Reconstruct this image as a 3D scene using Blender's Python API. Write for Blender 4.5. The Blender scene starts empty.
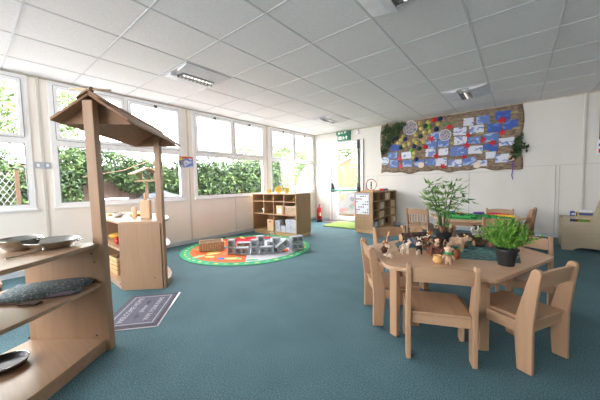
import bpy, bmesh, math, random
from mathutils import Vector, Matrix
R = random.Random(7)
PI = math.pi
sc = bpy.context.scene
COL = sc.collection

# ------------------------------------------------------------------ materials
def new_mat(name):
    m = bpy.data.materials.new(name); m.use_nodes = True
    nt = m.node_tree; nt.nodes.clear()
    out = nt.nodes.new('ShaderNodeOutputMaterial')
    return m, nt, out
def bsdf(nt, out, rough=.6, metal=0., spec=.5):
    b = nt.nodes.new('ShaderNodeBsdfPrincipled')
    b.inputs['Roughness'].default_value = rough
    b.inputs['Metallic'].default_value = metal
    b.inputs['Specular IOR Level'].default_value = spec
    nt.links.new(b.outputs[0], out.inputs[0])
    return b
def rgba(c): return (c[0], c[1], c[2], 1)
def srgb(r, g, b):
    f = lambda v: (v/255/12.92) if v/255 <= .04045 else ((v/255+.055)/1.055)**2.4
    return (f(r), f(g), f(b))
def coords(nt, scale=(1, 1, 1), rnd=False, rot=(0, 0, 0)):
    tc = nt.nodes.new('ShaderNodeTexCoord')
    mp = nt.nodes.new('ShaderNodeMapping'); mp.inputs['Scale'].default_value = scale
    mp.inputs['Rotation'].default_value = rot
    src = tc.outputs['Object']
    if rnd:
        oi = nt.nodes.new('ShaderNodeObjectInfo')
        mu = nt.nodes.new('ShaderNodeMath'); mu.operation = 'MULTIPLY'; mu.inputs[1].default_value = 37.
        nt.links.new(oi.outputs['Random'], mu.inputs[0])
        ad = nt.nodes.new('ShaderNodeVectorMath'); ad.operation = 'ADD'
        nt.links.new(src, ad.inputs[0]); nt.links.new(mu.outputs[0], ad.inputs[1]); src = ad.outputs[0]
    nt.links.new(src, mp.inputs[0])
    return mp.outputs[0]
def ramp(nt, fac, stops, interp='LINEAR'):
    r = nt.nodes.new('ShaderNodeValToRGB'); r.color_ramp.interpolation = interp
    while len(r.color_ramp.elements) < len(stops): r.color_ramp.elements.new(.5)
    for e, (p, c) in zip(r.color_ramp.elements, stops): e.position = p; e.color = rgba(c)
    nt.links.new(fac, r.inputs[0]); return r.outputs[0]
def bump(nt, b, fac, strength=.3, dist=.01):
    bp = nt.nodes.new('ShaderNodeBump'); bp.inputs['Strength'].default_value = strength
    bp.inputs['Distance'].default_value = dist
    nt.links.new(fac, bp.inputs['Height']); nt.links.new(bp.outputs[0], b.inputs['Normal'])
def noise_mat(name, stops, scale=5., vec=(1, 1, 1), rough=.6, metal=0., spec=.5, detail=4., bmp=0., bd=.01, rnd=False, interp='LINEAR'):
    m, nt, out = new_mat(name); b = bsdf(nt, out, rough, metal, spec)
    n = nt.nodes.new('ShaderNodeTexNoise'); n.inputs['Scale'].default_value = scale; n.inputs['Detail'].default_value = detail
    nt.links.new(coords(nt, vec, rnd), n.inputs['Vector'])
    nt.links.new(ramp(nt, n.outputs[0], stops, interp), b.inputs['Base Color'])
    if bmp: bump(nt, b, n.outputs[0], bmp, bd)
    return m
def plain(name, c, rough=.6, metal=0., spec=.5, var=.06):
    c1 = tuple(min(1, x*(1+var)) for x in c); c0 = tuple(x*(1-var) for x in c)
    return noise_mat(name, [(.35, c0), (.65, c1)], 9., (1, 1, 1), rough, metal, spec, 2.)
def wood(name, c, axis='z', rough=.45, contrast=.10, spec=.4):
    s = {'x': (1.2, 16, 16), 'y': (16, 1.2, 16), 'z': (16, 16, 1.2)}[axis]
    c0 = tuple(x*(1-contrast) for x in c); c1 = tuple(min(1, x*(1+contrast*.7)) for x in c)
    return noise_mat(name, [(.3, c0), (.5, c), (.72, c1)], 2.6, s, rough, 0, spec, 6., .05, .002, True)

M = {}
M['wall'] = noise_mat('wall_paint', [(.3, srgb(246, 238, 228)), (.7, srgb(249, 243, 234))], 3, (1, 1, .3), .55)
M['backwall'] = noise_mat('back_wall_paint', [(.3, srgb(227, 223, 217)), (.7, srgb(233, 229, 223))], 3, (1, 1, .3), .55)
M['strip'] = plain('cover_strip', srgb(214, 209, 200), .5, var=.02)
M['white'] = plain('white_upvc', srgb(246, 246, 247), .3, var=.02)
M['tile'] = noise_mat('ceiling_tile', [(.35, srgb(236, 235, 236)), (.65, srgb(243, 242, 243))], 60, (1, 1, 1), .9, detail=6, bmp=.15, bd=.003)
M['grid'] = plain('ceiling_grid_metal', srgb(214, 215, 218), .5, var=.02)
M['skirt'] = plain('skirting_grey', srgb(205, 212, 218), .5, var=.03)
M['beech'] = wood('beech_upright', srgb(208, 174, 138), 'z')
M['beechx'] = wood('beech_flat', srgb(208, 174, 138), 'x')
M['chair'] = wood('chair_beech', srgb(182, 145, 114), 'z', .4)
M['chairx'] = wood('chair_seat_beech', srgb(180, 143, 112), 'x', .4)
M['chairy'] = wood('chair_rail_beech', srgb(186, 149, 118), 'y', .4)
M['table'] = wood('table_top_beech', srgb(206, 166, 134), 'x', .33)
M['stall'] = wood('stall_beech', srgb(163, 130, 101), 'z', .5)
M['stallx'] = wood('stall_worktop', srgb(178, 145, 116), 'x', .28, .1, .6)
M['roof'] = wood('stall_roof_board', srgb(150, 113, 84), 'x', .6)
M['cab'] = wood('cabinet_laminate', srgb(178, 145, 108), 'z', .5, .09)
M['cabx'] = wood('cabinet_shelf', srgb(180, 148, 114), 'x', .5, .09)
M['plinth'] = wood('cabinet_plinth', srgb(214, 176, 128), 'x', .5, .06)
M['crate'] = wood('crate_pine', srgb(222, 192, 150), 'x', .6, .08)
M['oldwood'] = wood('toy_bin_birch', srgb(184, 168, 143), 'x', .6, .06)
M['steel'] = plain('brushed_steel', srgb(176, 176, 172), .25, 1.)
M['darksteel'] = plain('dark_pan', srgb(60, 58, 60), .3, .7)
M['seal'] = plain('grey_seal', srgb(140, 142, 148), .6)
M['black'] = plain('black_plastic', (.018, .019, .02), .45)
M['screw'] = plain('screw_cap', srgb(80, 76, 70), .4, .6)
M['red'] = plain('red_enamel', srgb(190, 25, 28), .35)
M['redfelt'] = plain('red_felt', srgb(206, 42, 48), .8)
M['yellow'] = plain('yellow_plastic', srgb(245, 200, 70), .5)
M['gold'] = plain('brass', srgb(200, 160, 70), .3, .9)
M['gblock'] = noise_mat('grey_foam_brick', [(.3, srgb(160, 164, 170)), (.7, srgb(182, 186, 190))], 30, rough=.8, bmp=.2)
M['gblockb'] = plain('pale_grey_block', srgb(176, 184, 194), .7)
M['wicker'] = noise_mat('wicker', [(.4, srgb(196, 172, 148)), (.6, srgb(226, 206, 182))], 40, (1, 1, 2.5), .8, bmp=.25)
M['wickerl'] = noise_mat('pale_wicker', [(.4, srgb(150, 124, 98)), (.6, srgb(206, 184, 156))], 40, (1, 1, 2.5), .8, bmp=.5)
M['bark'] = noise_mat('bark', [(.3, srgb(44, 33, 28)), (.55, srgb(92, 70, 58)), (.75, srgb(128, 104, 88))], 28, (1, 1, 1), .9, bmp=.6)
M['slice'] = noise_mat('sawn_wood', [(.3, srgb(160, 122, 88)), (.7, srgb(196, 158, 120))], 20, rough=.7)
M['cone'] = noise_mat('pine_cone', [(.35, srgb(74, 48, 34)), (.65, srgb(160, 120, 92))], 60, rough=.8)
M['leaf'] = noise_mat('bamboo_leaf', [(.3, srgb(66, 104, 46)), (.5, srgb(122, 160, 84)), (.7, srgb(184, 206, 146))], 9, rough=.45)
M['fern'] = noise_mat('bright_leaf', [(.3, srgb(48, 92, 30)), (.5, srgb(98, 152, 52)), (.7, srgb(150, 194, 84))], 25, rough=.5)
M['stem'] = plain('green_stem', srgb(74, 98, 56), .5)
M['ivy'] = noise_mat('ivy_leaf', [(.3, srgb(28, 44, 24)), (.6, srgb(58, 82, 44)), (.8, srgb(104, 122, 72))], 14, rough=.5)
M['runner'] = noise_mat('teal_cloth', [(.35, srgb(48, 84, 86)), (.55, srgb(84, 126, 124)), (.7, srgb(146, 174, 166))], 26, (1, 2.2, 1), .9, bmp=.3, interp='LINEAR')
M['terra'] = plain('terracotta', srgb(150, 82, 52), .6)
M['amber'] = plain('amber_glaze', srgb(214, 170, 112), .15)
M['cloth'] = noise_mat('grey_teal_cloth', [(.45, srgb(92, 106, 110)), (.63, srgb(124, 138, 140)), (.7, srgb(200, 206, 206))], 80, rough=.95, bmp=.2)
M['liner'] = plain('cloth_lining', srgb(150, 140, 156), .9)
M['hessian'] = noise_mat('hessian', [(.3, srgb(100, 84, 70)), (.5, srgb(140, 121, 103)), (.75, srgb(172, 153, 131))], 10, (1.3, 1, 3), .95, bmp=.6)
M['boxblue'] = plain('box_blue', srgb(70, 90, 160), .5)
M['boxyel'] = plain('box_yellow', srgb(214, 184, 96), .5)
M['purple'] = plain('purple_ribbon', srgb(110, 60, 160), .6)
M['green'] = plain('green_felt', srgb(60, 160, 84), .7)
M['orange'] = plain('orange_felt', srgb(226, 120, 50), .7)
M['blue'] = plain('blue_felt', srgb(50, 100, 190), .7)
M['signgreen'] = plain('sign_green', srgb(20, 128, 92), .4, var=.02)
M['signwhite'] = plain('sign_white', srgb(240, 245, 240), .4, var=.01)
M['paper'] = plain('white_paper', srgb(238, 240, 246), .6, var=.02)
M['egg'] = noise_mat('painted_egg_box', [(.35, srgb(190, 178, 90)), (.6, srgb(214, 206, 130)), (.75, srgb(150, 150, 90))], 20, rough=.8, rnd=True)
M['navy'] = plain('navy_paint', srgb(36, 50, 100), .7)
M['dgreen'] = plain('dark_green_paint', srgb(30, 80, 66), .7)
M['lime'] = plain('lime_paint', srgb(110, 170, 60), .7)
M['cream'] = plain('cream_plastic', srgb(232, 214, 192), .5)
M['pinkish'] = plain('pinkish_plastic', srgb(222, 184, 160), .5)
M['donkey'] = plain('grey_hide', srgb(104, 106, 116), .7)
M['brownfur'] = noise_mat('brown_fur', [(.35, srgb(70, 40, 30)), (.65, srgb(124, 80, 58))], 60, rough=.8)
M['tan'] = noise_mat('tan_fur', [(.35, srgb(170, 132, 102)), (.65, srgb(206, 176, 146))], 60, rough=.8)
M['cow'] = noise_mat('cow_patches', [(.47, (.01, .01, .012)), (.5, srgb(230, 218, 204))], 28, rough=.5, interp='CONSTANT', detail=0.)
M['calf'] = noise_mat('calf_patches', [(.42, srgb(140, 90, 60)), (.5, srgb(226, 206, 182))], 26, rough=.5, interp='CONSTANT', detail=0.)
M['pigm'] = plain('pig_skin', srgb(222, 196, 168), .5)
M['giraffe'] = noise_mat('giraffe_patches', [(.45, srgb(186, 110, 62)), (.52, srgb(226, 196, 160))], 60, rough=.5, interp='CONSTANT', detail=0.)
M['fleece'] = noise_mat('sheep_fleece', [(.4, srgb(150, 142, 134)), (.6, srgb(214, 208, 200))], 60, rough=.9, bmp=.6)
M['fence'] = noise_mat('fence_board', [(.3, srgb(116, 96, 86)), (.7, srgb(158, 134, 120))], 4, (1, 9, .5), .9, rnd=True)
M['timber'] = plain('pale_timber', srgb(104, 82, 62), .8)
M['shed'] = plain('shed_timber', srgb(120, 98, 70), .8)
M['hedge'] = noise_mat('hedge_leaf', [(.35, srgb(26, 44, 24)), (.5, srgb(58, 84, 44)), (.66, srgb(104, 130, 74))], 5, rough=.5)
M['treeleaf'] = noise_mat('tree_leaf', [(.35, srgb(72, 96, 56)), (.65, srgb(130, 152, 96))], 4, rough=.6)
M['ochreleaf'] = noise_mat('ochre_leaf', [(.35, srgb(120, 104, 50)), (.65, srgb(176, 150, 80))], 4, rough=.6)
M['tarp'] = noise_mat('tarpaulin', [(.4, srgb(26, 36, 46)), (.6, srgb(40, 52, 64))], 5, rough=.4, bmp=.5, bd=.05)
M['paving'] = noise_mat('paving', [(.4, srgb(150, 146, 140)), (.6, srgb(176, 172, 165))], 3, rough=.9)
M['polytun'] = plain('white_cover', srgb(225, 232, 232), .7)
M['brick'] = plain('house_brick', srgb(140, 104, 92), .9)
M['wire'] = plain('galvanised_wire', srgb(150, 154, 156), .5, .6)
M['grass'] = noise_mat('artificial_grass', [(.35, srgb(106, 136, 52)), (.65, srgb(140, 166, 78))], 90, rough=.9, bmp=.6)
M['doormat'] = noise_mat('taupe_mat', [(.35, srgb(96, 84, 84)), (.65, srgb(128, 112, 110))], 90, rough=.95, bmp=.4)
M['mat'] = noise_mat('welcome_mat', [(.35, srgb(92, 92, 108)), (.65, srgb(112, 112, 128))], 80, rough=.85, bmp=.2)
M['matedge'] = noise_mat('mat_border', [(.35, srgb(70, 62, 72)), (.65, srgb(88, 78, 88))], 60, rough=.7)
M['lettering'] = plain('pale_lettering', srgb(196, 194, 204), .8)
M['edge_glare'] = plain('clear_edge_glare', srgb(206, 208, 214), .15)  # pale colour paints the glare on the mat's clear plastic border

# carpet
m, nt, out = new_mat('teal_carpet'); b = bsdf(nt, out, .8, 0, .35)
n1 = nt.nodes.new('ShaderNodeTexNoise'); n1.inputs['Scale'].default_value = 160; n1.inputs['Detail'].default_value = 3
n2 = nt.nodes.new('ShaderNodeTexNoise'); n2.inputs['Scale'].default_value = 3.5; n2.inputs['Detail'].default_value = 5
v = coords(nt); nt.links.new(v, n1.inputs['Vector']); nt.links.new(v, n2.inputs['Vector'])
mx = nt.nodes.new('ShaderNodeMix'); mx.data_type = 'FLOAT'; mx.inputs[0].default_value = .14
nt.links.new(n1.outputs[0], mx.inputs[2]); nt.links.new(n2.outputs[0], mx.inputs[3])
nt.links.new(ramp(nt, mx.outputs[0], [(.34, srgb(50, 78, 88)), (.5, srgb(76, 110, 119)), (.66, srgb(106, 142, 149))]), b.inputs['Base Color'])
bump(nt, b, n1.outputs[0], .5, .006)
M['carpet'] = m
# painted papers
def paper_mat(name, thr, cblue, cbase):
    m, nt, out = new_mat(name); b = bsdf(nt, out, .6)
    n = nt.nodes.new('ShaderNodeTexNoise'); n.inputs['Scale'].default_value = 8; n.inputs['Detail'].default_value = 3; n.inputs['Distortion'].default_value = .8
    nt.links.new(coords(nt, (1, 1, 1.6), True), n.inputs['Vector'])
    nt.links.new(ramp(nt, n.outputs[0], [(thr, cbase), (thr+.05, cblue), (1, tuple(x*.7 for x in cblue))]), b.inputs['Base Color'])
    return m
M['paperw'] = paper_mat('paper_with_blue_daubs', .54, srgb(122, 142, 200), srgb(222, 224, 236))
M['paperb'] = paper_mat('blue_painted_paper', .42, srgb(96, 128, 196), srgb(168, 188, 222))
M['paperd'] = paper_mat('deep_blue_paper', .36, srgb(58, 94, 180), srgb(104, 138, 204))
M['leaflet'] = paper_mat('leaflet_print', .5, srgb(120, 150, 210), srgb(226, 230, 240))
M['collage'] = noise_mat('collage', [(.3, srgb(70, 90, 150)), (.42, srgb(196, 180, 170)), (.5, srgb(110, 130, 150)), (.57, srgb(206, 190, 190)), (.66, srgb(170, 110, 90))], 26, rough=.8, interp='CONSTANT')
# glass: mostly clear, slightly reflective
m, nt, out = new_mat('window_glass')
tr = nt.nodes.new('ShaderNodeBsdfTransparent'); gl = nt.nodes.new('ShaderNodeBsdfGlossy'); gl.inputs['Roughness'].default_value = .02
fr = nt.nodes.new('ShaderNodeMath'); fr.operation = 'MULTIPLY_ADD'; fr.inputs[1].default_value = .35; fr.inputs[2].default_value = .02
lw = nt.nodes.new('ShaderNodeLayerWeight'); lw.inputs[0].default_value = .5
pw = nt.nodes.new('ShaderNodeMath'); pw.operation = 'POWER'; pw.inputs[1].default_value = 4.
nt.links.new(lw.outputs['Facing'], pw.inputs[0]); nt.links.new(pw.outputs[0], fr.inputs[0])
mxs = nt.nodes.new('ShaderNodeMixShader')
nt.links.new(fr.outputs[0], mxs.inputs[0]); nt.links.new(tr.outputs[0], mxs.inputs[1]); nt.links.new(gl.outputs[0], mxs.inputs[2]); nt.links.new(mxs.outputs[0], out.inputs[0])
M['glass'] = m
m, nt, out = new_mat('fluorescent_tube'); e = nt.nodes.new('ShaderNodeEmission'); e.inputs['Color'].default_value = (1, .97, .92, 1); e.inputs['Strength'].default_value = 1.4
nt.links.new(e.outputs[0], out.inputs[0]); M['tube'] = m

# ------------------------------------------------------------------ mesh builder
class MB:
    def __init__(s): s.v = []; s.f = []; s.mi = []; s.T = Matrix.Identity(4)
    def add(s, vs, fs, mi=0):
        k = len(s.v); s.v += [s.T @ Vector(p) for p in vs]
        for f in fs: s.f.append([k+i for i in f]); s.mi.append(mi)
        return s
    def box(s, c, d, rz=0, mi=0, R3=None):
        x, y, z = (q/2 for q in d)
        rot = R3 if R3 is not None else Matrix.Rotation(rz, 3, 'Z')
        vs = [Vector(c)+rot @ Vector((a*x, b_*y, e*z)) for a in (-1, 1) for b_ in (-1, 1) for e in (-1, 1)]
        return s.add(vs, [(0, 1, 3, 2), (4, 6, 7, 5), (0, 4, 5, 1), (2, 3, 7, 6), (0, 2, 6, 4), (1, 5, 7, 3)], mi)
    def bb(s, x0, x1, y0, y1, z0, z1, mi=0):
        return s.box(((x0+x1)/2, (y0+y1)/2, (z0+z1)/2), (abs(x1-x0), abs(y1-y0), abs(z1-z0)), mi=mi)
    def prism(s, pts, h0, h1, Mx=None, mi=0):
        n = len(pts); Mx = Mx or Matrix.Identity(4)
        a = sum(pts[i][0]*pts[(i+1) % n][1]-pts[(i+1) % n][0]*pts[i][1] for i in range(n))
        if a < 0: pts = pts[::-1]
        vs = [Mx @ Vector((p[0], p[1], h0)) for p in pts]+[Mx @ Vector((p[0], p[1], h1)) for p in pts]
        fs = [tuple(range(n))[::-1], tuple(range(n, 2*n))]+[(i, (i+1) % n, n+(i+1) % n, n+i) for i in range(n)]
        return s.add(vs, fs, mi)
    def tube(s, pts, r, n=8, mi=0, caps=True):
        pts = [Vector(p) for p in pts]; rs = r if isinstance(r, (list, tuple)) else [r]*len(pts)
        vs = []; up = Vector((0, 0, 1)); prev = None
        for i, p in enumerate(pts):
            t = (pts[min(i+1, len(pts)-1)]-pts[max(i-1, 0)])
            if t.length < 1e-9: t = Vector((0, 0, 1))
            t.normalize()
            if prev is None: a = t.cross(up if abs(t.z) < .9 else Vector((1, 0, 0))).normalized()
            else:
                a = prev-t*prev.dot(t)
                a = a.normalized() if a.length > 1e-6 else t.orthogonal().normalized()
            prev = a; b_ = t.cross(a)
            for k in range(n):
                an = 2*PI*k/n; vs.append(p+rs[i]*(math.cos(an)*a+math.sin(an)*b_))
        fs = [(i*n+k, i*n+(k+1) % n, (i+1)*n+(k+1) % n, (i+1)*n+k) for i in range(len(pts)-1) for k in range(n)]
        if caps: fs += [tuple(range(n))[::-1], tuple(range((len(pts)-1)*n, len(pts)*n))]
        return s.add(vs, fs, mi)
    def lathe(s, prof, c=(0, 0, 0), n=20, mi=0, sx=1, sy=1, cap0=True, cap1=True):
        vs = [(c[0]+r*math.cos(2*PI*k/n)*sx, c[1]+r*math.sin(2*PI*k/n)*sy, c[2]+z) for r, z in prof for k in range(n)]
        L = len(prof)
        fs = [(i*n+k, i*n+(k+1) % n, (i+1)*n+(k+1) % n, (i+1)*n+k) for i in range(L-1) for k in range(n)]
        if cap0: fs.append(tuple(range(n))[::-1])
        if cap1: fs.append(tuple(range((L-1)*n, L*n)))
        return s.add(vs, fs, mi)
    def ball(s, c, r, n=12, m_=8, mi=0, R3=None):
        if not isinstance(r, (list, tuple)): r = (r, r, r)
        rot = R3 if R3 is not None else Matrix.Identity(3)
        vs = []
        for j in range(1, m_):
            th = PI*j/m_
            for k in range(n):
                ph = 2*PI*k/n
                vs.append(Vector(c)+rot @ Vector((r[0]*math.sin(th)*math.cos(ph), r[1]*math.sin(th)*math.sin(ph), -r[2]*math.cos(th))))
        vs.append(Vector(c)+rot @ Vector((0, 0, -r[2]))); vs.append(Vector(c)+rot @ Vector((0, 0, r[2])))
        b0 = (m_-1)*n
        fs = [(j*n+k, j*n+(k+1) % n, (j+1)*n+(k+1) % n, (j+1)*n+k) for j in range(m_-2) for k in range(n)]
        fs += [(b0, (k+1) % n, k) for k in range(n)]+[(b0+1, (m_-2)*n+k, (m_-2)*n+(k+1) % n) for k in range(n)]
        return s.add(vs, fs, mi)
    def leaf(s, p, d, L, w, nrm=None, mi=0):
        d = Vector(d).normalized(); p = Vector(p)
        a = d.cross(nrm if nrm is not None else Vector((R.uniform(-1, 1), R.uniform(-1, 1), R.uniform(-1, 1))))
        if a.length < 1e-4: a = d.orthogonal()
        a.normalize(); up = d.cross(a)*(.12*L)
        return s.add([p, p+d*L*.4+a*w/2+up, p+d*L-up*.5, p+d*L*.4-a*w/2+up], [(0, 1, 2, 3)], mi)

def obj(name, mb, mat, parent=None, bevel=0, smooth=False, world=True, loc=None, seg=2):
    me = bpy.data.meshes.new(name)
    off = Vector((0, 0, 0))
    if parent is not None and world and not isinstance(parent, str):
        p = parent
        while p is not None: off += p.location; p = p.parent
    if parent is None and loc is not None: off = Vector(loc) if world else Vector((0, 0, 0))
    me.from_pydata([tuple(Vector(v)-off) for v in mb.v], [], mb.f); me.update()
    for mm in (mat if isinstance(mat, (list, tuple)) else [mat]): me.materials.append(mm)
    for p, i in zip(me.polygons, mb.mi):
        p.material_index = i; p.use_smooth = smooth
    o = bpy.data.objects.new(name, me); COL.objects.link(o)
    if parent is not None: o.parent = parent
    elif loc is not None: o.location = loc
    if bevel:
        bm_ = o.modifiers.new('bevel', 'BEVEL'); bm_.width = bevel; bm_.segments = seg; bm_.limit_method = 'ANGLE'; bm_.angle_limit = math.radians(40)
    return o
def tag(o, label, cat, group=None, kind=None):
    if label: o['label'] = label
    if cat: o['category'] = cat
    if group: o['group'] = group
    if kind: o['kind'] = kind
    return o
def thing(name, label, cat, loc=(0, 0, 0), rz=0, group=None):
    o = bpy.data.objects.new(name, None); COL.objects.link(o); o.location = loc; o.rotation_euler = (0, 0, rz)
    o.empty_display_size = .05
    return tag(o, label, cat, group)
def struct(name, mb, mat, bevel=0):
    o = obj(name, mb, mat, None, bevel); o['kind'] = 'structure'; return o
def dup(root, loc, rz=0, label=None, group=None):
    r = root.copy(); COL.objects.link(r); r.location = loc; r.rotation_euler = (0, 0, rz)
    if label: r['label'] = label
    if group: r['group'] = group
    for ch in list(root.children):
        c = ch.copy(); COL.objects.link(c); c.parent = r
        for g in ch.children:
            d = g.copy(); COL.objects.link(d); d.parent = c
    return r
def ORD(i): return ['first', 'second', 'third', 'fourth', 'fifth', 'sixth', 'seventh', 'eighth', 'ninth', 'tenth', 'eleventh', 'twelfth'][i]
def XZ(y): return Matrix(((1, 0, 0, 0), (0, 0, 1, y), (0, 1, 0, 0), (0, 0, 0, 1)))   # (u,v,h) -> (u, y+h, v)
def YZ(x): return Matrix(((0, 0, 1, x), (1, 0, 0, 0), (0, 1, 0, 0), (0, 0, 0, 1)))   # (u,v,h) -> (x+h, u, v)

# ------------------------------------------------------------------ setting
H = 2.306; XR = 7.2; YF = -9.0
struct('floor', MB().bb(-.12, XR+.1, YF-.1, .12, -.05, 0), M['carpet'])
struct('ceiling', MB().bb(-.12, XR+.1, YF-.1, .12, H, H+.06), M['tile'])
g = MB()
x = .465-.6
while x < XR:
    if x > 0: g.bb(x-.008, x+.008, YF, 0, H-.004, H+.001)
    x += .6
y = -5.818+.6*9
while y > YF: g.bb(0, XR, y-.007, y+.007, H-.0035, H+.001); y -= .6
struct('trim_1', g, M['grid'])
struct('trim_2', MB().bb(0, .012, YF, 0, H-.022, H-.005).bb(0, XR, -.012, 0, H-.02, H-.005), plain('coving_line', srgb(196, 186, 168), .6))

wins = [(-9.0, -7.47), (-7.30, -5.63), (-5.459, -3.795), (-3.617, -1.906), (-1.75, -.05)]
Z0, Z1 = .765, 2.29
w = MB().bb(-.12, 0, YF, .12, 0, Z0).bb(-.12, 0, YF, .12, Z1, H)
prev = YF
for a, b_ in wins:
    if a > prev+1e-3: w.bb(-.12, 0, prev, a, Z0, Z1)
    prev = b_
w.bb(-.12, 0, prev, .12, Z0, Z1)
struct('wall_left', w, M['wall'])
dx0, dx1, dz = .50, 1.43, 2.0
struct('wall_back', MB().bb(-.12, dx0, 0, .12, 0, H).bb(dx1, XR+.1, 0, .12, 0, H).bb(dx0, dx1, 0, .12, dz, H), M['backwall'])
fill_wins = [(.6, 2.2), (2.5, 4.1)]  # unseen windows added behind the camera to light the near side of the furniture
w = MB().bb(-.12, XR+.1, YF-.1, YF, 0, Z0).bb(-.12, XR+.1, YF-.1, YF, Z1, H)
prev = -.12
for a, b_ in fill_wins: w.bb(prev, a, YF-.1, YF, Z0, Z1); prev = b_
w.bb(prev, XR+.1, YF-.1, YF, Z0, Z1)
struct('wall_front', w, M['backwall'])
rwin = []
w = MB().bb(XR, XR+.1, YF, .12, 0, Z0).bb(XR, XR+.1, YF, .12, Z1, H)
prev = YF
for a, b_ in rwin: w.bb(XR, XR+.1, prev, a, Z0, Z1); prev = b_
w.bb(XR, XR+.1, prev, .12, Z0, Z1)
struct('wall_right', w, M['backwall'])
struct('baseboard_left', MB().bb(0, .014, YF, 0, 0, .062), M['skirt'])
struct('baseboard_back', MB().bb(.014, dx0-.01, -.014, 0, 0, .062).bb(dx1+.01, XR, -.014, 0, 0, .062), M['skirt'])
t = MB()
for yc in (-5.54, -3.706, -1.828): t.bb(0, .008, yc-.014, yc+.014, .062, H-.022)
for yc in (-4.6, -2.75, -.9): t.bb(0, .004, yc-.006, yc+.006, .062, Z0-.02)
struct('trim_3', t, M['strip'])
t = MB().bb(1.45, 4.45, -.004, 0, 1.128, 1.136).bb(4.45, XR, -.004, 0, 1.2, 1.206).bb(3.66, 3.67, -.004, 0, .062, 1.128)
t.bb(4.885, 4.895, -.006, 0, .062, 1.2).bb(4.93, 4.94, -.006, 0, .062, 1.2).bb(1.80, 1.808, -.004, 0, .062, 1.128)
struct('trim_4', t, plain('joint_line', srgb(196, 193, 190), .6))
t = MB().bb(5.19, 5.215, -.03, 0, 0, H-.02)
struct('trim_5', t, M['strip'], .003)

def window(n, y0, y1):
    root = bpy.data.objects.new('window_%d' % n, None); COL.objects.link(root); root['kind'] = 'structure'; root.location = (0, (y0+y1)/2, Z0)
    f = MB(); X0, X1 = -.07, .012
    f.bb(X0, X1, y0, y0+.055, Z0, Z1); f.bb(X0, X1, y1-.055, y1, Z0, Z1)
    f.bb(X0, X1, y0+.055, y1-.055, Z0, Z0+.05); f.bb(X0, X1, y0+.055, y1-.055, Z1-.05, Z1); f.bb(X0, X1, y0+.055, y1-.055, 1.515, 1.585)
    ym = (y0+y1)/2-.0
    f.bb(X0, X1, ym-.03, ym+.03, 1.585, Z1-.05)
    obj('window_frame', f, M['white'], root)
    for a, b_ in ((y0+.055, ym-.03), (ym+.03, y1-.055)):
        a += .001; b_ -= .001; c = MB(); e = .035; z0, z1 = 1.587, Z1-.052; X2, X3 = -.04, .028
        c.bb(X2, X3, a, a+e, z0, z1); c.bb(X2, X3, b_-e, b_, z0, z1); c.bb(X2, X3, a+e, b_-e, z0, z0+e); c.bb(X2, X3, a+e, b_-e, z1-e, z1)
        cas = obj('casement', c, M['white'], root)
        obj('pane', MB().bb(-.008, -.004, a+e-.004, b_-e+.004, z0+e-.004, z1-e+.004), M['glass'], cas)
        obj('catch', MB().bb(.029, .045, (a+b_)/2-.022, (a+b_)/2+.022, z1-.026, z1+.002).tube([(.04, (a+b_)/2, z1-.02), (.043, (a+b_)/2, z1-.05)], .009), M['screw'], cas, .002)
    sl_ = MB(); X4 = .0125
    for a, b_ in ((y0+.055, ym-.03), (ym+.03, y1-.055)): sl_.bb(0, X4, a-.007, a-.001, 1.59, Z1-.05).bb(0, X4, b_+.001, b_+.007, 1.59, Z1-.05).bb(0, X4, a, b_, 1.579, 1.584).bb(0, X4, a, b_, Z1-.049, Z1-.043)
    sl_.bb(0, X4, y0+.056, y0+.062, Z0+.05, 1.515).bb(0, X4, y1-.062, y1-.056, Z0+.05, 1.515).bb(0, X4, y0+.056, y1-.056, Z0+.05, Z0+.055).bb(0, X4, y0+.056, y1-.056, 1.509, 1.514)
    obj('rubber_seal', sl_, M['seal'], root)
    obj('pane', MB().bb(-.008, -.004, y0+.05, y1-.05, Z0+.045, 1.52), M['glass'], root)
    obj('window_sill', MB().bb(.0, .032, y0-.01, y1+.01, Z0-.022, Z0+.004), M['white'], root, .004)
for i, (a, b_) in enumerate(wins): window(i+1, a, b_)
for i, (a, b_) in enumerate(fill_wins):
    f = MB()
    for (p0, p1, q0, q1) in ((a, a+.06, Z0, Z1), (b_-.06, b_, Z0, Z1), (a, b_, Z0, Z0+.06), (a, b_, Z1-.06, Z1), (a, b_, 1.5, 1.58)): f.bb(p0, p1, YF-.07, YF+.01, q0, q1)
    struct('window_%d' % (i+6), f, M['white'])  # frames of the added fill windows, out of view
for i, (a, b_) in enumerate(rwin):
    f = MB()
    for (p0, p1, q0, q1) in ((a, a+.06, Z0, Z1), (b_-.06, b_, Z0, Z1), (a, b_, Z0, Z0+.06), (a, b_, Z1-.06, Z1), (a, b_, 1.5, 1.58)): f.bb(XR-.01, XR+.07, p0, p1, q0, q1)
    struct('window_%d' % (i+9), f, M['white'])

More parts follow.
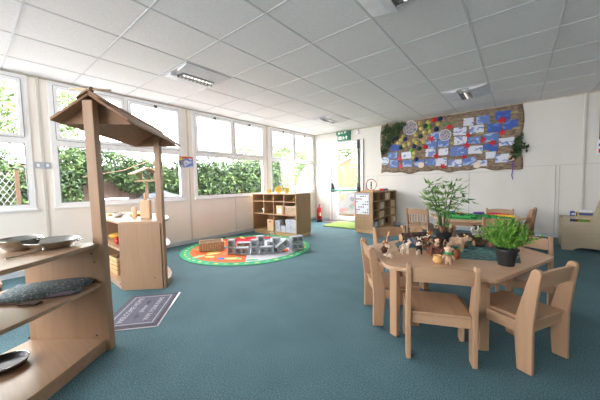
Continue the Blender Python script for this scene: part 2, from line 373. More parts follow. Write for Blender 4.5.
# door
d = bpy.data.objects.new('door_1', None); COL.objects.link(d); d['kind'] = 'structure'; d.location = (.96, 0, 0)
f = MB().bb(dx0-.03, dx0+.05, -.03, .08, 0, dz+.03).bb(dx1-.05, dx1+.03, -.03, .08, 0, dz+.03).bb(dx0+.05, dx1-.05, -.03, .08, dz-.05, dz+.03).bb(dx0+.05, dx1-.05, -.01, .08, 0, .02)
obj('door_frame', f, M['white'], d, .005)
lf = MB(); a, b_ = dx0+.052, dx1-.052
lf.bb(a, a+.15, -.02, .035, .022, dz-.052).bb(b_-.075, b_, -.02, .035, .022, dz-.052)
lf.bb(a+.15, b_-.075, -.02, .035, .022, .12).bb(a+.15, b_-.075, -.02, .035, dz-.16, dz-.052).bb(a+.15, b_-.075, -.02, .035, .77, .86)
leaf_ = obj('door_leaf', lf, M['white'], d, .004)
se = MB().bb(a-.003, a+.004, -.031, -.005, .02, dz-.055).bb(b_-.004, b_+.003, -.031, -.005, .02, dz-.055).bb(a, b_, -.031, -.005, dz-.054, dz-.048).bb(a+.15, a+.156, -.022, -.01, .86, dz-.16).bb(b_-.081, b_-.075, -.022, -.01, .86, dz-.16).bb(a+.15, a+.156, -.022, -.01, .12, .77).bb(b_-.081, b_-.075, -.022, -.01, .12, .77).bb(a+.15, b_-.075, -.022, -.01, dz-.166, dz-.16).bb(dx0-.037, dx0-.031, -.03, -.003, 0, dz+.03).bb(dx1+.031, dx1+.037, -.03, -.003, 0, dz+.03).bb(dx0-.037, dx1+.037, -.03, -.003, dz+.031, dz+.037)
obj('rubber_seal', se, M['seal'], d)
obj('pane', MB().bb(a+.145, b_-.07, .004, .009, .855, dz-.155), M['glass'], leaf_)
obj('pane', MB().bb(a+.145, b_-.07, .004, .009, .115, .775), M['glass'], leaf_)
obj('push_bar', MB().tube([(a+.05, -.075, .80), (b_-.03, -.075, .80)], .018, 10), plain('push_bar_green', srgb(70, 160, 130), .35), d, smooth=True)
obj('bar_bracket', MB().prism([(a+.0, .76), (a+.085, .76), (a+.07, .88), (a+.045, .98), (a+.02, .98), (a+.01, .88)], -.02, -.075, XZ(0)), M['black'], d, .006)
obj('bar_bracket', MB().prism([(b_-.075, .76), (b_+.0, .76), (b_-.01, .88), (b_-.03, .98), (b_-.05, .98), (b_-.06, .88)], -.02, -.075, XZ(0)), M['black'], d, .006)
obj('bolt_rod', MB().bb(b_-.045, b_-.015, -.05, -.02, .95, 2.0), M['black'], d, .004)
obj('bolt_head', MB().bb(b_-.055, b_+.0, -.07, -.02, 1.82, 2.03), M['black'], d, .01)

# bits on the walls
o = thing('exit_sign', 'green and white fire exit sign above the glazed door', 'sign', (.93, 0, 2.05))
obj('sign_board', MB().bb(.76, 1.12, -.035, -.003, 2.055, 2.195), M['signgreen'], o, .002)
obj('sign_housing', MB().bb(.74, 1.13, -.075, -.003, 2.20, 2.28), M['signgreen'], o, .006)
obj('doorway_symbol', MB().bb(.785, .88, -.038, -.036, 2.08, 2.17), M['signwhite'], o)
obj('arrow_symbol', MB().prism([(1.0, 2.085), (1.03, 2.085), (1.03, 2.13), (1.055, 2.13), (1.015, 2.175), (.975, 2.13), (1.0, 2.13)], -.038, -.036, XZ(0)), M['signwhite'], o)
obj('running_figure', MB().prism([(.895, 2.14), (.915, 2.15), (.915, 2.165), (.935, 2.165), (.935, 2.148), (.955, 2.145), (.965, 2.12), (.945, 2.10), (.96, 2.08), (.945, 2.075), (.925, 2.10), (.90, 2.075), (.89, 2.085), (.915, 2.115), (.91, 2.13)], -.038, -.036, XZ(0)), M['signwhite'], o)
obj('upper_doorway_symbol', MB().bb(.80, .86, -.078, -.076, 2.215, 2.265), M['signwhite'], o)
obj('upper_arrow_symbol', MB().prism([(.88, 2.24), (.91, 2.265), (.91, 2.25), (.945, 2.25), (.945, 2.23), (.91, 2.23), (.91, 2.215)], -.078, -.076, XZ(0)), M['signwhite'], o)
obj('upper_figure', MB().prism([(.97, 2.22), (.985, 2.24), (.975, 2.255), (1.0, 2.268), (1.02, 2.262), (1.04, 2.25), (1.02, 2.24), (1.035, 2.22), (1.01, 2.235)], -.078, -.076, XZ(0)), M['signwhite'], o)
o = thing('wall_sensor', 'small white sensor box high on the wall beside the exit sign', 'sensor', (1.33, 0, 2.17))
obj('sensor_body', MB().bb(1.29, 1.36, -.05, -.003, 2.165, 2.235), M['white'], o, .01)
obj('sensor_cable', MB().tube([(1.335, -.012, 2.235), (1.34, -.01, 2.29)], .006), M['screw'], o)
o = thing('wall_socket', 'white double switch plate between the windows behind the roofed stall', 'switch', (0, -5.548, 1.23))
obj('switch_plate', MB().bb(.008, .022, -5.618, -5.478, 1.235, 1.31), M['gblockb'], o, .003)
obj('rocker', MB().bb(.022, .028, -5.60, -5.575, 1.255, 1.29).bb(.022, .028, -5.52, -5.495, 1.255, 1.29), M['white'], o, .002)
lm_ = MB().bb(.009, .012, -3.885, -3.63, 1.30, 1.49)
lm_.bb(.012, .013, -3.885, -3.63, 1.475, 1.49, 1); lm_.bb(.012, .013, -3.885, -3.82, 1.42, 1.475, 2); lm_.bb(.012, .013, -3.82, -3.63, 1.46, 1.475, 3)
tag(obj('wall_leaflet', lm_, [M['leaflet'], M['orange'], M['yellow'], M['redfelt']], None, loc=(0, -3.75, 1.3)), 'blue and white printed leaflet with an orange top edge pinned beside a window', 'leaflet')
o = obj('brown_board', MB().bb(5.36, 5.9, -.03, -.003, 1.55, 2.26), M['hessian'], loc=(5.36, 0, 1.55)); tag(o, 'dark brown display board cut off by the frame high on the back wall', 'board')
o = obj('wall_notice', MB().bb(5.335, 5.54, -.045, -.034, 1.33, 1.56).bb(5.355, 5.5, -.046, -.045, 1.36, 1.42, 1).bb(5.355, 5.5, -.046, -.045, 1.46, 1.50, 2), [M['paper'], M['redfelt'], M['blue']], loc=(5.335, 0, 1.33)); tag(o, 'white notice with coloured lines hanging below the brown board', 'notice')

# ceiling lights
def clight(x0, y0, label):
    cx, cy = x0+.3, y0+.3
    o = thing('ceiling_light', label, 'light', (cx, cy, H-.004), 0, 'square ceiling lights')
    f = MB()
    f.bb(x0+.015, x0+.585, y0+.015, y0+.585, H-.012, H-.005)
    for s_ in (-1, 1):
        f.prism([(cx+s_*.28, H-.012), (cx+s_*.08, H-.012), (cx+s_*.08, H-.042), (cx+s_*.15, H-.036), (cx+s_*.22, H-.024)], y0+.03, y0+.57, Matrix(((1, 0, 0, 0), (0, 0, 1, 0), (0, 1, 0, 0), (0, 0, 0, 1))))
    obj('light_housing', f, plain('light_housing', srgb(220, 221, 226), .4), o)
    lv = MB()
    for k in range(9): lv.bb(cx-.06, cx+.06, y0+.11+k*.0475-.004, y0+.11+k*.0475+.004, H-.052, H-.022)
    lv.bb(cx-.07, cx-.062, y0+.10, y0+.50, H-.054, H-.02).bb(cx+.062, cx+.07, y0+.10, y0+.50, H-.054, H-.02)
    obj('louvre', lv, M['steel'], o)
    obj('tube', MB().tube([(cx, y0+.115, H-.032), (cx, y0+.485, H-.032)], .013, 8), M['tube'], o, smooth=True)
clight(1.065, -4.618, 'square louvred ceiling light nearest the windows, over the roofed stall')
clight(3.465, -1.618, 'louvred ceiling light just in front of the hessian display')
clight(3.465, -4.618, 'louvred ceiling light at the top edge of the photo, over the round table')
clight(1.065, -1.618, 'louvred ceiling light closest to the exit door')

# ------------------------------------------------------------------ furniture: roofed stall
DV = Vector((.752, .659, 0)); NV = Vector((.659, -.752, 0))   # along a side panel / towards the camera side
st = thing('play_stall', 'wooden play stall with a pitched roof on two posts joining curved shelf units', 'play stall', (2.1, -5.3, 0))
S1, S2, S3 = M['stall'], M['stallx'], M['roof']
def panel(a, b_, thick, z0, z1, out=-1):
    a = Vector((a[0], a[1], 0)); b2 = Vector((b_[0], b_[1], 0)); dd = (b2-a).normalized(); nn = Vector((dd.y, -dd.x, 0))
    m_ = MB(); q = [a, b2, b2+nn*thick*out, a+nn*thick*out]
    return m_.prism([(p.x, p.y) for p in q], z0, z1)
nearA, nearB = (2.10, -5.96), (2.47, -5.66)
curveN = [(2.47, -5.665), (2.555, -5.775), (2.645, -5.89), (2.735, -6.01), (2.80, -6.12), (2.85, -6.24), (2.87, -6.38), (2.86, -6.50)]
innerN = [(2.40, -6.50), (2.24, -6.22), (2.10, -5.96)]
obj('side_panel', panel(nearA, nearB, .02, 0.0, .64), S1, st, .002)
obj('end_panel', MB().bb(2.42, 2.84, -6.52, -6.502, 0, .64), S1, st, .002)
for z0, z1, mt in ((0, .07, S2), (.40, .42, S2), (.64, .662, S2)):
    obj('shelf', MB().prism(curveN+innerN, z0, z1), mt, st, .003)
farA, farB = (1.46, -5.262), (1.745, -5.0)
obj('side_panel', panel(farA, farB, .02, 0.0, .64), S1, st, .002)
obj('end_panel', MB().bb(.36, .38, -5.2, -4.66, 0, .64), S1, st, .002)
outF = [(1.46, -5.255), (1.735, -4.995), (1.69, -4.93), (1.62, -4.86), (1.50, -4.79), (1.34, -4.735), (1.12, -4.69), (.8, -4.68), (.38, -4.68), (.38, -5.2)]
for z0, z1 in ((0, .06), (.375, .395), (.64, .662)):
    obj('shelf', MB().prism(outF, z0, z1), S2, st, .003)
obj('back_panel', MB().bb(.6, 1.1, -4.72, -4.705, .06, .64), S1, st)
def post(cx, cy, tx, ty, top, wd, wn):
    m_ = MB(); vs = []
    for (x_, y_, z_) in ((cx, cy, 0), (tx, ty, top)):
        c = Vector((x_, y_, z_))
        for a, b2 in ((-1, -1), (1, -1), (1, 1), (-1, 1)): vs.append(c+DV*a*wd/2+NV*b2*wn/2)
    m_.add(vs, [(3, 2, 1, 0), (4, 5, 6, 7), (0, 1, 5, 4), (1, 2, 6, 5), (2, 3, 7, 6), (3, 0, 4, 7)])
    return m_
obj('post', post(2.462, -5.657, 2.475, -5.675, 1.492, .058, .047), S1, st, .004)
obj('post', post(1.715, -4.975, 1.72, -4.972, 1.46, .055, .055), S1, st, .004)
# roof
ax = Vector((math.cos(2.398), math.sin(2.398), 0)); perp = Vector((-ax.y, ax.x, 0))
if perp.dot(DV) < 0: perp = -perp
nc = Vector((2.498, -5.687, 0)); L = 1.08; RW, EZ, RZ = .201, 1.372, 1.517
for s_ in (-1, 1):
    pts = []
    for t_ in (0, L):
        base = nc+ax*t_
        pts += [base+Vector((0, 0, RZ)), base+perp*s_*RW+Vector((0, 0, EZ))]
    up = Vector((0, 0, .018))
    m_ = MB().add([pts[0], pts[1], pts[3], pts[2], pts[0]+up, pts[1]+up, pts[3]+up, pts[2]+up], [(0, 1, 2, 3), (4, 7, 6, 5), (0, 4, 5, 1), (1, 5, 6, 2), (2, 6, 7, 3), (3, 7, 4, 0)])
    obj('roof_panel', m_, S3, st, .002)
    m2 = MB()   # short capping board near the ridge
    pts = []
    for t_ in (-.01, L*.97):
        base = nc+ax*t_
        pts += [base+Vector((0, 0, RZ+.019)), base+perp*s_*RW*.30+Vector((0, 0, RZ+.019-(RZ-EZ)*.30))]
    m2.add([pts[0], pts[1], pts[3], pts[2], pts[0]+up*.7, pts[1]+up*.7, pts[3]+up*.7, pts[2]+up*.7], [(0, 1, 2, 3), (4, 7, 6, 5), (0, 4, 5, 1), (1, 5, 6, 2), (2, 6, 7, 3), (3, 7, 4, 0)])
    obj('ridge_board', m2, S3, st, .002)
for t_, nm in ((.075, 'gable_panel'), (L-.03, 'gable_panel')):
    base = nc+ax*t_; k = .94
    P3 = [base+Vector((0, 0, RZ-.008)), base+perp*RW*k+Vector((0, 0, EZ-.001)), base-perp*RW*k+Vector((0, 0, EZ-.001))]
    m_ = MB().add(P3+[p+ax*.015 for p in P3], [(0, 1, 2), (3, 5, 4), (0, 3, 4, 1), (1, 4, 5, 2), (2, 5, 3, 0)])
    obj(nm, m_, S3, st)
def at(c, dirv, k, z): q = Vector((c[0], c[1], 0))+dirv*k; return (q.x, q.y, z)
for (c, z_) in (((2.47, -5.66), .60), ((2.47, -5.66), .55), ((2.47, -5.66), .10)):
    q = Vector((c[0], c[1], z_))-DV*(.05 if z_ != .55 else .035)+NV*.022
    obj('screw_cap', MB().ball(q, .005), M['screw'], st)
for q in ((2.115, -5.965, .09), (1.475, -5.275, .07), (1.475, -5.275, .60), (1.72, -5.06, .12)):
    obj('screw_cap', MB().ball(q, .006), M['screw'], st)

rd = MB()
c0 = nc+ax*.06+Vector((0, 0, RZ+.045)); rd.tube([c0-DV*.12-ax*.02+Vector((0, 0, .005)), c0+DV*.11-ax*.02-Vector((0, 0, .006))], .005, 8)
o = obj('wooden_dowel', rd, M['beech'], smooth=True, loc=(2.45, -5.64, 1.53)); tag(o, 'thin wooden dowel lying across the ridge of the stall roof', 'stick')
kn = MB().ball(c0+Vector((0, 0, -.001))+NV*.018, (.012, .012, .016)); o = obj('wooden_peg', kn, M['bark'], loc=(2.46, -5.66, 1.54)); tag(o, 'small dark peg holding the dowel on the stall roof ridge', 'peg')

# items on the near shelves
def bowl(name, label, c, r, h, rb):
    o = thing(name, label, 'bowl', c)
    prof = [(rb, 0), (rb*1.05, .004), (r*.8, h*.45), (r, h), (r*1.03, h+.002), (r*1.0, h-.004), (r*.93, h*.86), (r*.72, h*.4), (rb*.9, .01), (.001, .008)]
    m_ = MB(); m_.lathe(prof, c, 28, cap1=False); obj('bowl_body', m_, M['steel'], o, smooth=True)
    for a in (0.78, 0.78+PI):
        cc = Vector(c)+Vector((math.cos(a)*(r+.006), math.sin(a)*(r+.006), h-.006)); tt = Vector((-math.sin(a), math.cos(a), 0)); oo = Vector((math.cos(a), math.sin(a), 0))
        obj('handle', MB().tube([cc-tt*.02, cc-tt*.018+oo*.014, cc+tt*.018+oo*.014, cc+tt*.02], .004, 8), M['steel'], o, smooth=True)
    return o
bowl('mixing_bowl', 'smaller deeper steel bowl on the stall worktop, nearest the photo edge', (2.305, -5.99, .6625), .095, .062, .05)
bowl('mixing_bowl', 'wide shallow steel dish with handles on the stall worktop beside the post', (2.395, -5.868, .6625), .122, .044, .075)
o = thing('serving_spoon', 'silver spoon lying in front of the steel bowls on the worktop', 'spoon', (2.55, -5.97, .662))
obj('handle', MB().tube([(2.55, -6.06, .668), (2.50, -5.96, .669), (2.475, -5.925, .669)], .004, 6), M['steel'], o)
obj('spoon_bowl', MB().ball((2.46, -5.90, .671), (.026, .014, .006), R3=Matrix.Rotation(2.0, 3, 'Z')), M['steel'], o, smooth=True)
o = thing('frying_pan', 'black pan cut off by the photo edge on the stall worktop', 'pan', (2.60, -6.21, .6625))
obj('pan_body', MB().lathe([(.07, 0), (.09, .03), (.095, .03), (.075, .004), (.001, .004)], (2.60, -6.21, .6625), 20, cap1=False), M['darksteel'], o, smooth=True)
obj('handle', MB().tube([(2.61, -6.115, .69), (2.61, -6.085, .685)], .011), M['black'], o)
# folded cloth on the middle shelf
cp = MB()
pc = [(0, .0), (.30, .0), (.345, .006), (.36, .018), (.345, .03), (.30, .033), (.15, .036), (0, .032), (0, .018)]
Mc = Matrix.Translation((2.345, -6.075, .421)) @ Matrix.Rotation(math.radians(62), 4, 'Z') @ Matrix(((1, 0, 0, 0), (0, 0, 1, 0), (0, 1, 0, 0), (0, 0, 0, 1)))
n = 8
for k in range(n):
    a0, a1 = -.075+.22*k/n, -.075+.22*(k+1)/n
    f0 = 1-.12*(abs(a0-.035)/.11)**3; cp.prism([(p[0]*(1-.05*math.sin(k)), p[1]*f0) for p in pc], a0, a1, Mc)
o = thing('folded_cloth', 'folded grey teal cloth with white specks on the middle stall shelf', 'cloth', (2.345, -6.075, .42))
obj('cloth_fold', cp, M['cloth'], o, smooth=True)
obj('cloth_lining', MB().prism([(.20, .005), (.31, .005), (.335, .015), (.31, .025), (.26, .02)], -.079, -.075, Mc), M['liner'], o)
o = thing('wooden_spatula', 'dark wooden spatula in front of the folded cloth on the middle shelf', 'spatula', (2.50, -6.03, .42))
obj('handle', MB().tube([(2.37, -6.13, .43), (2.515, -6.02, .428)], .006), M['bark'], o)
obj('blade', MB().box((2.545, -5.99, .427), (.09, .04, .008), .75), M['bark'], o, .003)
o = thing('cooking_pot', 'dark metal pan cut off by the photo edge on the lowest stall shelf', 'pan', (2.385, -6.075, .0715))
obj('pan_body', MB().lathe([(.065, 0), (.085, .01), (.092, .03), (.096, .031), (.086, .010), (.06, .006), (.001, .006)], (2.36, -6.085, .0715), 26, cap1=False), M['darksteel'], o, smooth=True)
obj('pan_rim', MB().tube([(2.36+.095*math.cos(a), -6.085+.095*math.sin(a), .103) for a in [2*PI*k/24 for k in range(25)]], .004, 6), M['steel'], o, smooth=True)
# small stool glimpsed behind
o = thing('wooden_stool', 'low wooden stool glimpsed under the stall worktop at the photo edge', 'stool', (1.28, -6.2, 0))
obj('seat', MB().bb(1.1, 1.45, -6.37, -6.02, .27, .295), M['chairx'], o, .004)
for a, b_ in ((1.12, -6.35), (1.12, -6.06), (1.41, -6.35), (1.41, -6.06)): obj('leg', MB().bb(a, a+.035, b_, b_+.035, 0, .27), M['bark'], o, .003)
o = obj('storage_tin', MB().bb(1.2, 1.36, -6.27, -6.13, .2955, .40), M['steel'], bevel=.006, loc=(1.2, -6.2, .2955)); tag(o, 'silver tin on the low stool behind the stall', 'tin')

# items on the far unit
def bottle_block(name, label, x_, y_, wx, h, knob, rz=.75):
    o = thing(name, label, 'toy', (x_, y_, .6625))
    obj('block_body', MB().box((x_, y_, .6625+h/2), (wx, wx*.55, h), rz), M['beech'], o, .006)
    if knob: obj('knob', MB().lathe([(.012, 0), (.015, .02), (.014, knob), (.008, knob+.004)], (x_, y_, .6625+h-.002), 12), M['beech'], o, smooth=True)
    return o
bottle_block('wooden_block', 'tall wooden bottle shaped block with a knob on the far worktop', 1.36, -4.965, .10, .19, .075)
bottle_block('wooden_block', 'small plain upright wood block beside the brass dishes', 1.20, -5.02, .045, .115, 0)
o = thing('wooden_arch', 'wooden arch with a yellow ball beside the far roof post', 'toy', (1.41, -4.85, .6625))
ar = MB(); 
Ma = Matrix.Translation((1.41, -4.85, .6625)) @ Matrix.Rotation(.75, 4, 'Z') @ XZ(0)
ar.prism([(-.035, 0), (-.035, .20), (-.025, .225), (0, .237), (.025, .225), (.035, .20), (.035, 0), (.022, 0), (.022, .165), (-.022, .165), (-.022, 0)], -.02, .02, Ma)
obj('arch_frame', ar, M['beech'], o)
obj('ball', MB().ball(Ma @ Vector((0, .200, -.022)), .014), M['yellow'], o, smooth=True)
for (x_, y_), lb in (((.66, -5.02), 'brass dish nearest the end of the far worktop'), ((.98, -4.90), 'brass dish between the patterned pot and the wood block')):
    o = thing('brass_dish', lb, 'dish', (x_, y_, .6625)); obj('dish_body', MB().lathe([(.05, 0), (.08, .008), (.098, .022), (.10, .022), (.08, .005), (.001, .004)], (x_, y_, .6625), 22, cap1=False), M['gold'], o, smooth=True)
    obj('dish_rim', MB().tube([(x_+.1*math.cos(a), y_+.1*math.sin(a), .6845) for a in [2*PI*k/20 for k in range(21)]], .003, 6), M['gold'], o)
o = obj('patterned_pot', MB().lathe([(.03, 0), (.055, .02), (.05, .045), (.045, .045), (.04, .01), (.001, .01)], (.93, -5.09, .6625), 18, cap1=False), M['collage'].copy(), smooth=True, loc=(.93, -5.09, .6625)); tag(o, 'white pot with a grey pattern in front of the brass dishes', 'pot')
o.data.materials[0] = noise_mat('pot_pattern', [(.5, srgb(236, 234, 230)), (.56, srgb(120, 120, 124))], 50, rough=.3, interp='CONSTANT')
o = obj('yellow_dish', MB().lathe([(.05, 0), (.09, .03), (.08, .05), (.03, .06)], (.75, -5.05, .3965), 16), M['yellow'].copy(), smooth=True, loc=(.75, -5.05, .3965)); o.data.materials[0] = plain('mustard', srgb(206, 150, 50), .6); tag(o, 'mustard yellow dish on the far middle shelf', 'dish')
o = obj('red_toy_can', MB().tube([(.98, -5.13, .421), (1.13, -5.17, .421)], .025, 12), M['red'], smooth=True, loc=(1.05, -5.15, .3965)); tag(o, 'red tube lying on the far middle shelf', 'toy')
o = thing('slatted_crate', 'pale wooden crate holding dark bottles on the lowest far shelf', 'crate', (1.02, -5.12, .0605))
cr = MB().box((1.02, -5.11, .067), (.22, .15, .012))
for k in range(4): cr.box((1.02, -5.187, .09+k*.045), (.22, .008, .036)); cr.box((1.02, -5.033, .09+k*.045), (.22, .008, .036)); cr.box((1.132, -5.11, .09+k*.045), (.008, .15, .036)); cr.box((.908, -5.11, .09+k*.045), (.008, .15, .036))
obj('crate_slats', cr, M['plinth'], o)
for x_ in (.96, 1.03, 1.09):
    o = obj('dark_bottle', MB().lathe([(.026, 0), (.026, .15), (.012, .18), (.012, .22)], (x_, -5.11, .0735), 12), M['bark'], smooth=True, loc=(x_, -5.11, .0735)); tag(o, 'dark bottle standing in the pale crate under the far worktop', 'bottle', 'bottles in the pale crate')

# ------------------------------------------------------------------ welcome mat
mo = thing('welcome_mat', 'grey rectangular welcome mat with pale lettering on the carpet', 'door mat', (2.0735, -5.3075, 0), math.atan2(.392, -.449))
# local x = reading direction, local y = up of the text (towards the photo's left)
obj('mat_base', MB().bb(-.30, .30, -.195, .195, 0.0005, .006), M['matedge'], mo, world=False)
obj('mat_field', MB().bb(-.272, .272, -.17, .17, .006, .008), M['mat'], mo, world=False)
bd = MB(); e = .006
for y_ in (-.148, .148): bd.bb(-.25, .25, y_-e/2, y_+e/2, .008, .009)
for x_ in (-.25, .25): bd.bb(x_-e/2, x_+e/2, -.148, .148, .008, .009)
obj('mat_border_line', bd, M['lettering'], mo, world=False)
obj('clear_edge_glare', MB().bb(-.31, .31, -.208, -.196, .001, .004).bb(-.315, -.301, -.2, .2, .001, .004), M['edge_glare'], mo, world=False)
def text_mesh(name, s, size, x_, y_, z_, mat, parent):
    cu = bpy.data.curves.new(name, 'FONT'); cu.body = s; cu.size = size; cu.align_x = 'CENTER'; cu.align_y = 'CENTER'; cu.extrude = .0006
    t_ = bpy.data.objects.new('tmp', cu); COL.objects.link(t_)
    dg = bpy.context.evaluated_depsgraph_get(); me = bpy.data.meshes.new_from_object(t_.evaluated_get(dg))
    bpy.data.objects.remove(t_); me.materials.clear(); me.materials.append(mat)
    for v_ in me.vertices: v_.co += Vector((x_, y_, z_))
    o = bpy.data.objects.new(name, me); COL.objects.link(o); o.parent = parent; return o
text_mesh('lettering', 'WELCOME HOME', .056, 0, .085, .009, M['lettering'], mo)
text_mesh('lettering', 'please', .05, 0, .0, .009, M['lettering'], mo)
text_mesh('lettering', 'WIPE YOUR PAWS', .05, 0, -.085, .009, M['lettering'], mo)
obj('oval_motif', MB().lathe([(.03, .008), (.03, .0095)], (-.13, 0, 0), 16, sy=.5), M['matedge'], mo, world=False)
obj('oval_motif', MB().lathe([(.03, .008), (.03, .0095)], (.13, 0, 0), 16, sy=.5), M['matedge'], mo, world=False)

# ------------------------------------------------------------------ chairs and tables
def rounded(pts_, r=.012): return pts_
def make_chair(label, slats=False):
    t_ = thing('child_chair', label, 'chair')
    tk = .026
    for s_ in (-1, 1):
        y_ = s_*.162
        rear = [(-.168, 0), (-.098, 0), (-.082, .20), (-.086, .28), (-.128, .45), (-.150, .532), (-.160, .545), (-.178, .547), (-.190, .539), (-.194, .52), (-.180, .40), (-.166, .27), (-.165, .18)]
        obj('leg', MB().prism(rear, y_-tk/2, y_+tk/2, XZ(0)), M['chair'], t_, .006, world=False, seg=2)
        obj('leg', MB().prism([(.088, 0), (.145, 0), (.148, .255), (.078, .255), (.082, .2)], y_-tk/2, y_+tk/2, XZ(0)), M['chair'], t_, .005, world=False)
        obj('side_rail', MB().bb(-.088, .08, y_-tk/2+.003, y_+tk/2-.003, .195, .255), M['chairx'], t_, .003, world=False)
    obj('seat', MB().bb(-.15, .165, -.148, .148, .252, .27), M['chairx'], t_, .005, world=False)
    obj('apron', MB().bb(-.14, -.122, -.148, .148, .20, .252), M['chairy'], t_, .002, world=False)
    obj('apron', MB().bb(.118, .136, -.148, .148, .20, .252), M['chairy'], t_, .002, world=False)
    br = MB(); n = 10; vs = []
    for k in range(n+1):
        u = -1+2*k/n; y_ = u*.149; bow = -.016*(1-u*u); arch = .014*(1-u*u)
        for (dx_, z_) in ((-.155, .438+arch*.6), (-.173, .522+arch)):
            vs.append((dx_+.009+bow, y_, z_)); vs.append((dx_-.009+bow, y_, z_))
    fs = []
    for k in range(n):
        a = 4*k; b2 = a+4
        fs += [(a, b2, b2+2, a+2), (a+1, a+3, b2+3, b2+1), (a+2, b2+2, b2+3, a+3), (a, a+1, b2+1, b2)]
    fs += [(0, 2, 3, 1), (4*n, 4*n+1, 4*n+3, 4*n+2)]
    br.add(vs, fs); obj('backrest', br, M['chairy'], t_, .003, world=False)
    if slats:
        for y_ in (-.11, -.066, -.022, .022, .066, .11): obj('slat', MB().box((-.157, y_, .35), (.012, .020, .17)), M['chair'], t_, .002, world=False)
    return t_
def yaw_of(f): return math.atan2(f[1], f[0])
def chair_at(src, m_, f, label, group, back=.135):
    f = Vector((f[0], f[1], 0)).normalized(); c = Vector((m_[0], m_[1], 0))+f*back
    if src is None: return c, yaw_of(f)
    return dup(src, c, yaw_of(f), label, group)
GR = 'child chairs round the near table'
ch = make_chair('small beech chair with its back to the camera at the front of the near table')
c, yw = chair_at(None, (4.096, -4.575), (-.365, .93), '', ''); ch.location = c; ch.rotation_euler = (0, 0, yw); ch['group'] = GR
chair_at(ch, (4.54, -4.275), (-.877, .479), 'small beech chair set at an angle on the open carpet, closest to the fern pot', GR)
chair_at(ch, (3.58, -4.293), (.81, .586), 'small beech chair at the end of the near table nearest the stall', GR)
chair_at(ch, (4.455, -3.415), (.05, -1), 'small beech chair behind the fern pot at the far corner of the near table', GR)
chair_at(ch, (3.44, -3.53), (.82, -.57), 'small beech chair half hidden behind the giraffe and logs of the near table', GR)
GF = 'child chairs round the far table'
chair_at(ch, (4.25, -2.23), (-.18, .98), 'small beech chair seen from behind between the fern pot and the far table', GF)
chair_at(ch, (4.197, -1.05), (0, -1), 'small beech chair against the wall side of the far table', GF)
chair_at(ch, (4.56, -.80), (-.98, .17), 'small beech chair seen edge on, nearest the display ribbon', GF)
sl = make_chair('slatted beech chair behind the potted bamboo and logs', True); sl['category'] = 'chair'; sl['group'] = GF
c, yw = chair_at(None, (3.12, -1.46), (.05, 1), '', ''); sl.location = c; sl.rotation_euler = (0, 0, yw)

def table(label, pts_, legs, z, inset_aprons=True):
    cx = sum(p[0] for p in pts_)/len(pts_); cy = sum(p[1] for p in pts_)/len(pts_)
    o = thing('play_table', label, 'table', (cx, cy, 0), 0, 'low play tables')
    # rounded corners
    out_ = []; n_ = len(pts_)
    for i in range(n_):
        a, b2, c2 = (Vector(pts_[(i+k) % n_]+(0,)) for k in (-1, 0, 1))
        u1 = (a-b2).normalized()*.04; u2 = (c2-b2).normalized()*.04
        for t_ in (0, .5, 1): q = (b2+u1)*(1-t_)**2+b2*2*t_*(1-t_)+(b2+u2)*t_**2; out_.append((q.x, q.y))
    obj('tabletop', MB().prism(out_, z-.024, z), M['table'], o, .004)
    apr = MB(); ins = [(cx+(p[0]-cx)*.84, cy+(p[1]-cy)*.84) for p in pts_]
    for i in range(n_):
        a = Vector(ins[i]+(0,)); b2 = Vector(ins[(i+1) % n_]+(0,)); dd = b2-a; m2 = (a+b2)/2
        apr.box((m2.x, m2.y, z-.053), (dd.length, .018, .056), math.atan2(dd.y, dd.x))
    obj('apron', apr, M['chairx'], o)
    for (x_, y_) in legs:
        obj('leg', MB().box((x_, y_, (z-.025)/2), (.055, .035, z-.025), math.atan2(y_-cy, x_-cx)+PI/2), M['chair'], o, .005)
    return o
table('low hexagonal beech table in the foreground covered with toy animals and plants', [(3.78, -4.52), (4.34, -4.43), (4.62, -3.68), (4.26, -3.24), (3.71, -3.34), (3.43, -4.09)],
      [(3.81, -4.468), (4.27, -4.32), (4.38, -3.925), (4.20, -3.42), (3.77, -3.56), (3.56, -4.06)], .46)
table('low beech table by the back wall covered with green play felt', [(3.62, -2.12), (4.23, -2.02), (4.52, -1.38), (4.3, -1.08), (3.5, -1.1), (3.33, -1.55)],
      [(3.70, -2.0), (4.13, -1.92), (4.37, -1.42), (4.22, -1.2), (3.6, -1.2), (3.45, -1.55)], .46)

# teal cloth
TZ = .4602
cl = MB(); pl = [(3.604, -4.042), (3.683, -3.968), (3.842, -3.964), (4.089, -4.103), (4.253, -4.049), (4.437, -4.005), (4.43, -3.8), (4.39, -3.444), (4.265, -3.292), (3.918, -3.33), (3.75, -3.37), (3.60, -3.62)]
cl.prism(pl, TZ, TZ+.003); tag(obj('table_runner', cl, M['runner'], bevel=.001, loc=(3.98, -3.7, TZ)), 'crumpled teal patterned cloth spread under the toys on the near table', 'cloth')
fd = MB()
for k in range(16):
    x_ = R.uniform(3.75, 4.36); y_ = R.uniform(-3.9, -3.5); a = R.uniform(-.4, .6); l_ = R.uniform(.05, .12)
    fd.tube([(x_-l_*math.cos(a), y_-l_*math.sin(a), TZ+.002), (x_, y_, TZ+.006), (x_+l_*math.cos(a), y_+l_*math.sin(a), TZ+.002)], [.003, .006, .003], 6)
o = obj('cloth_fold', fd, M['runner'], bpy.data.objects['table_runner'], smooth=True)
CZ = TZ+.0035

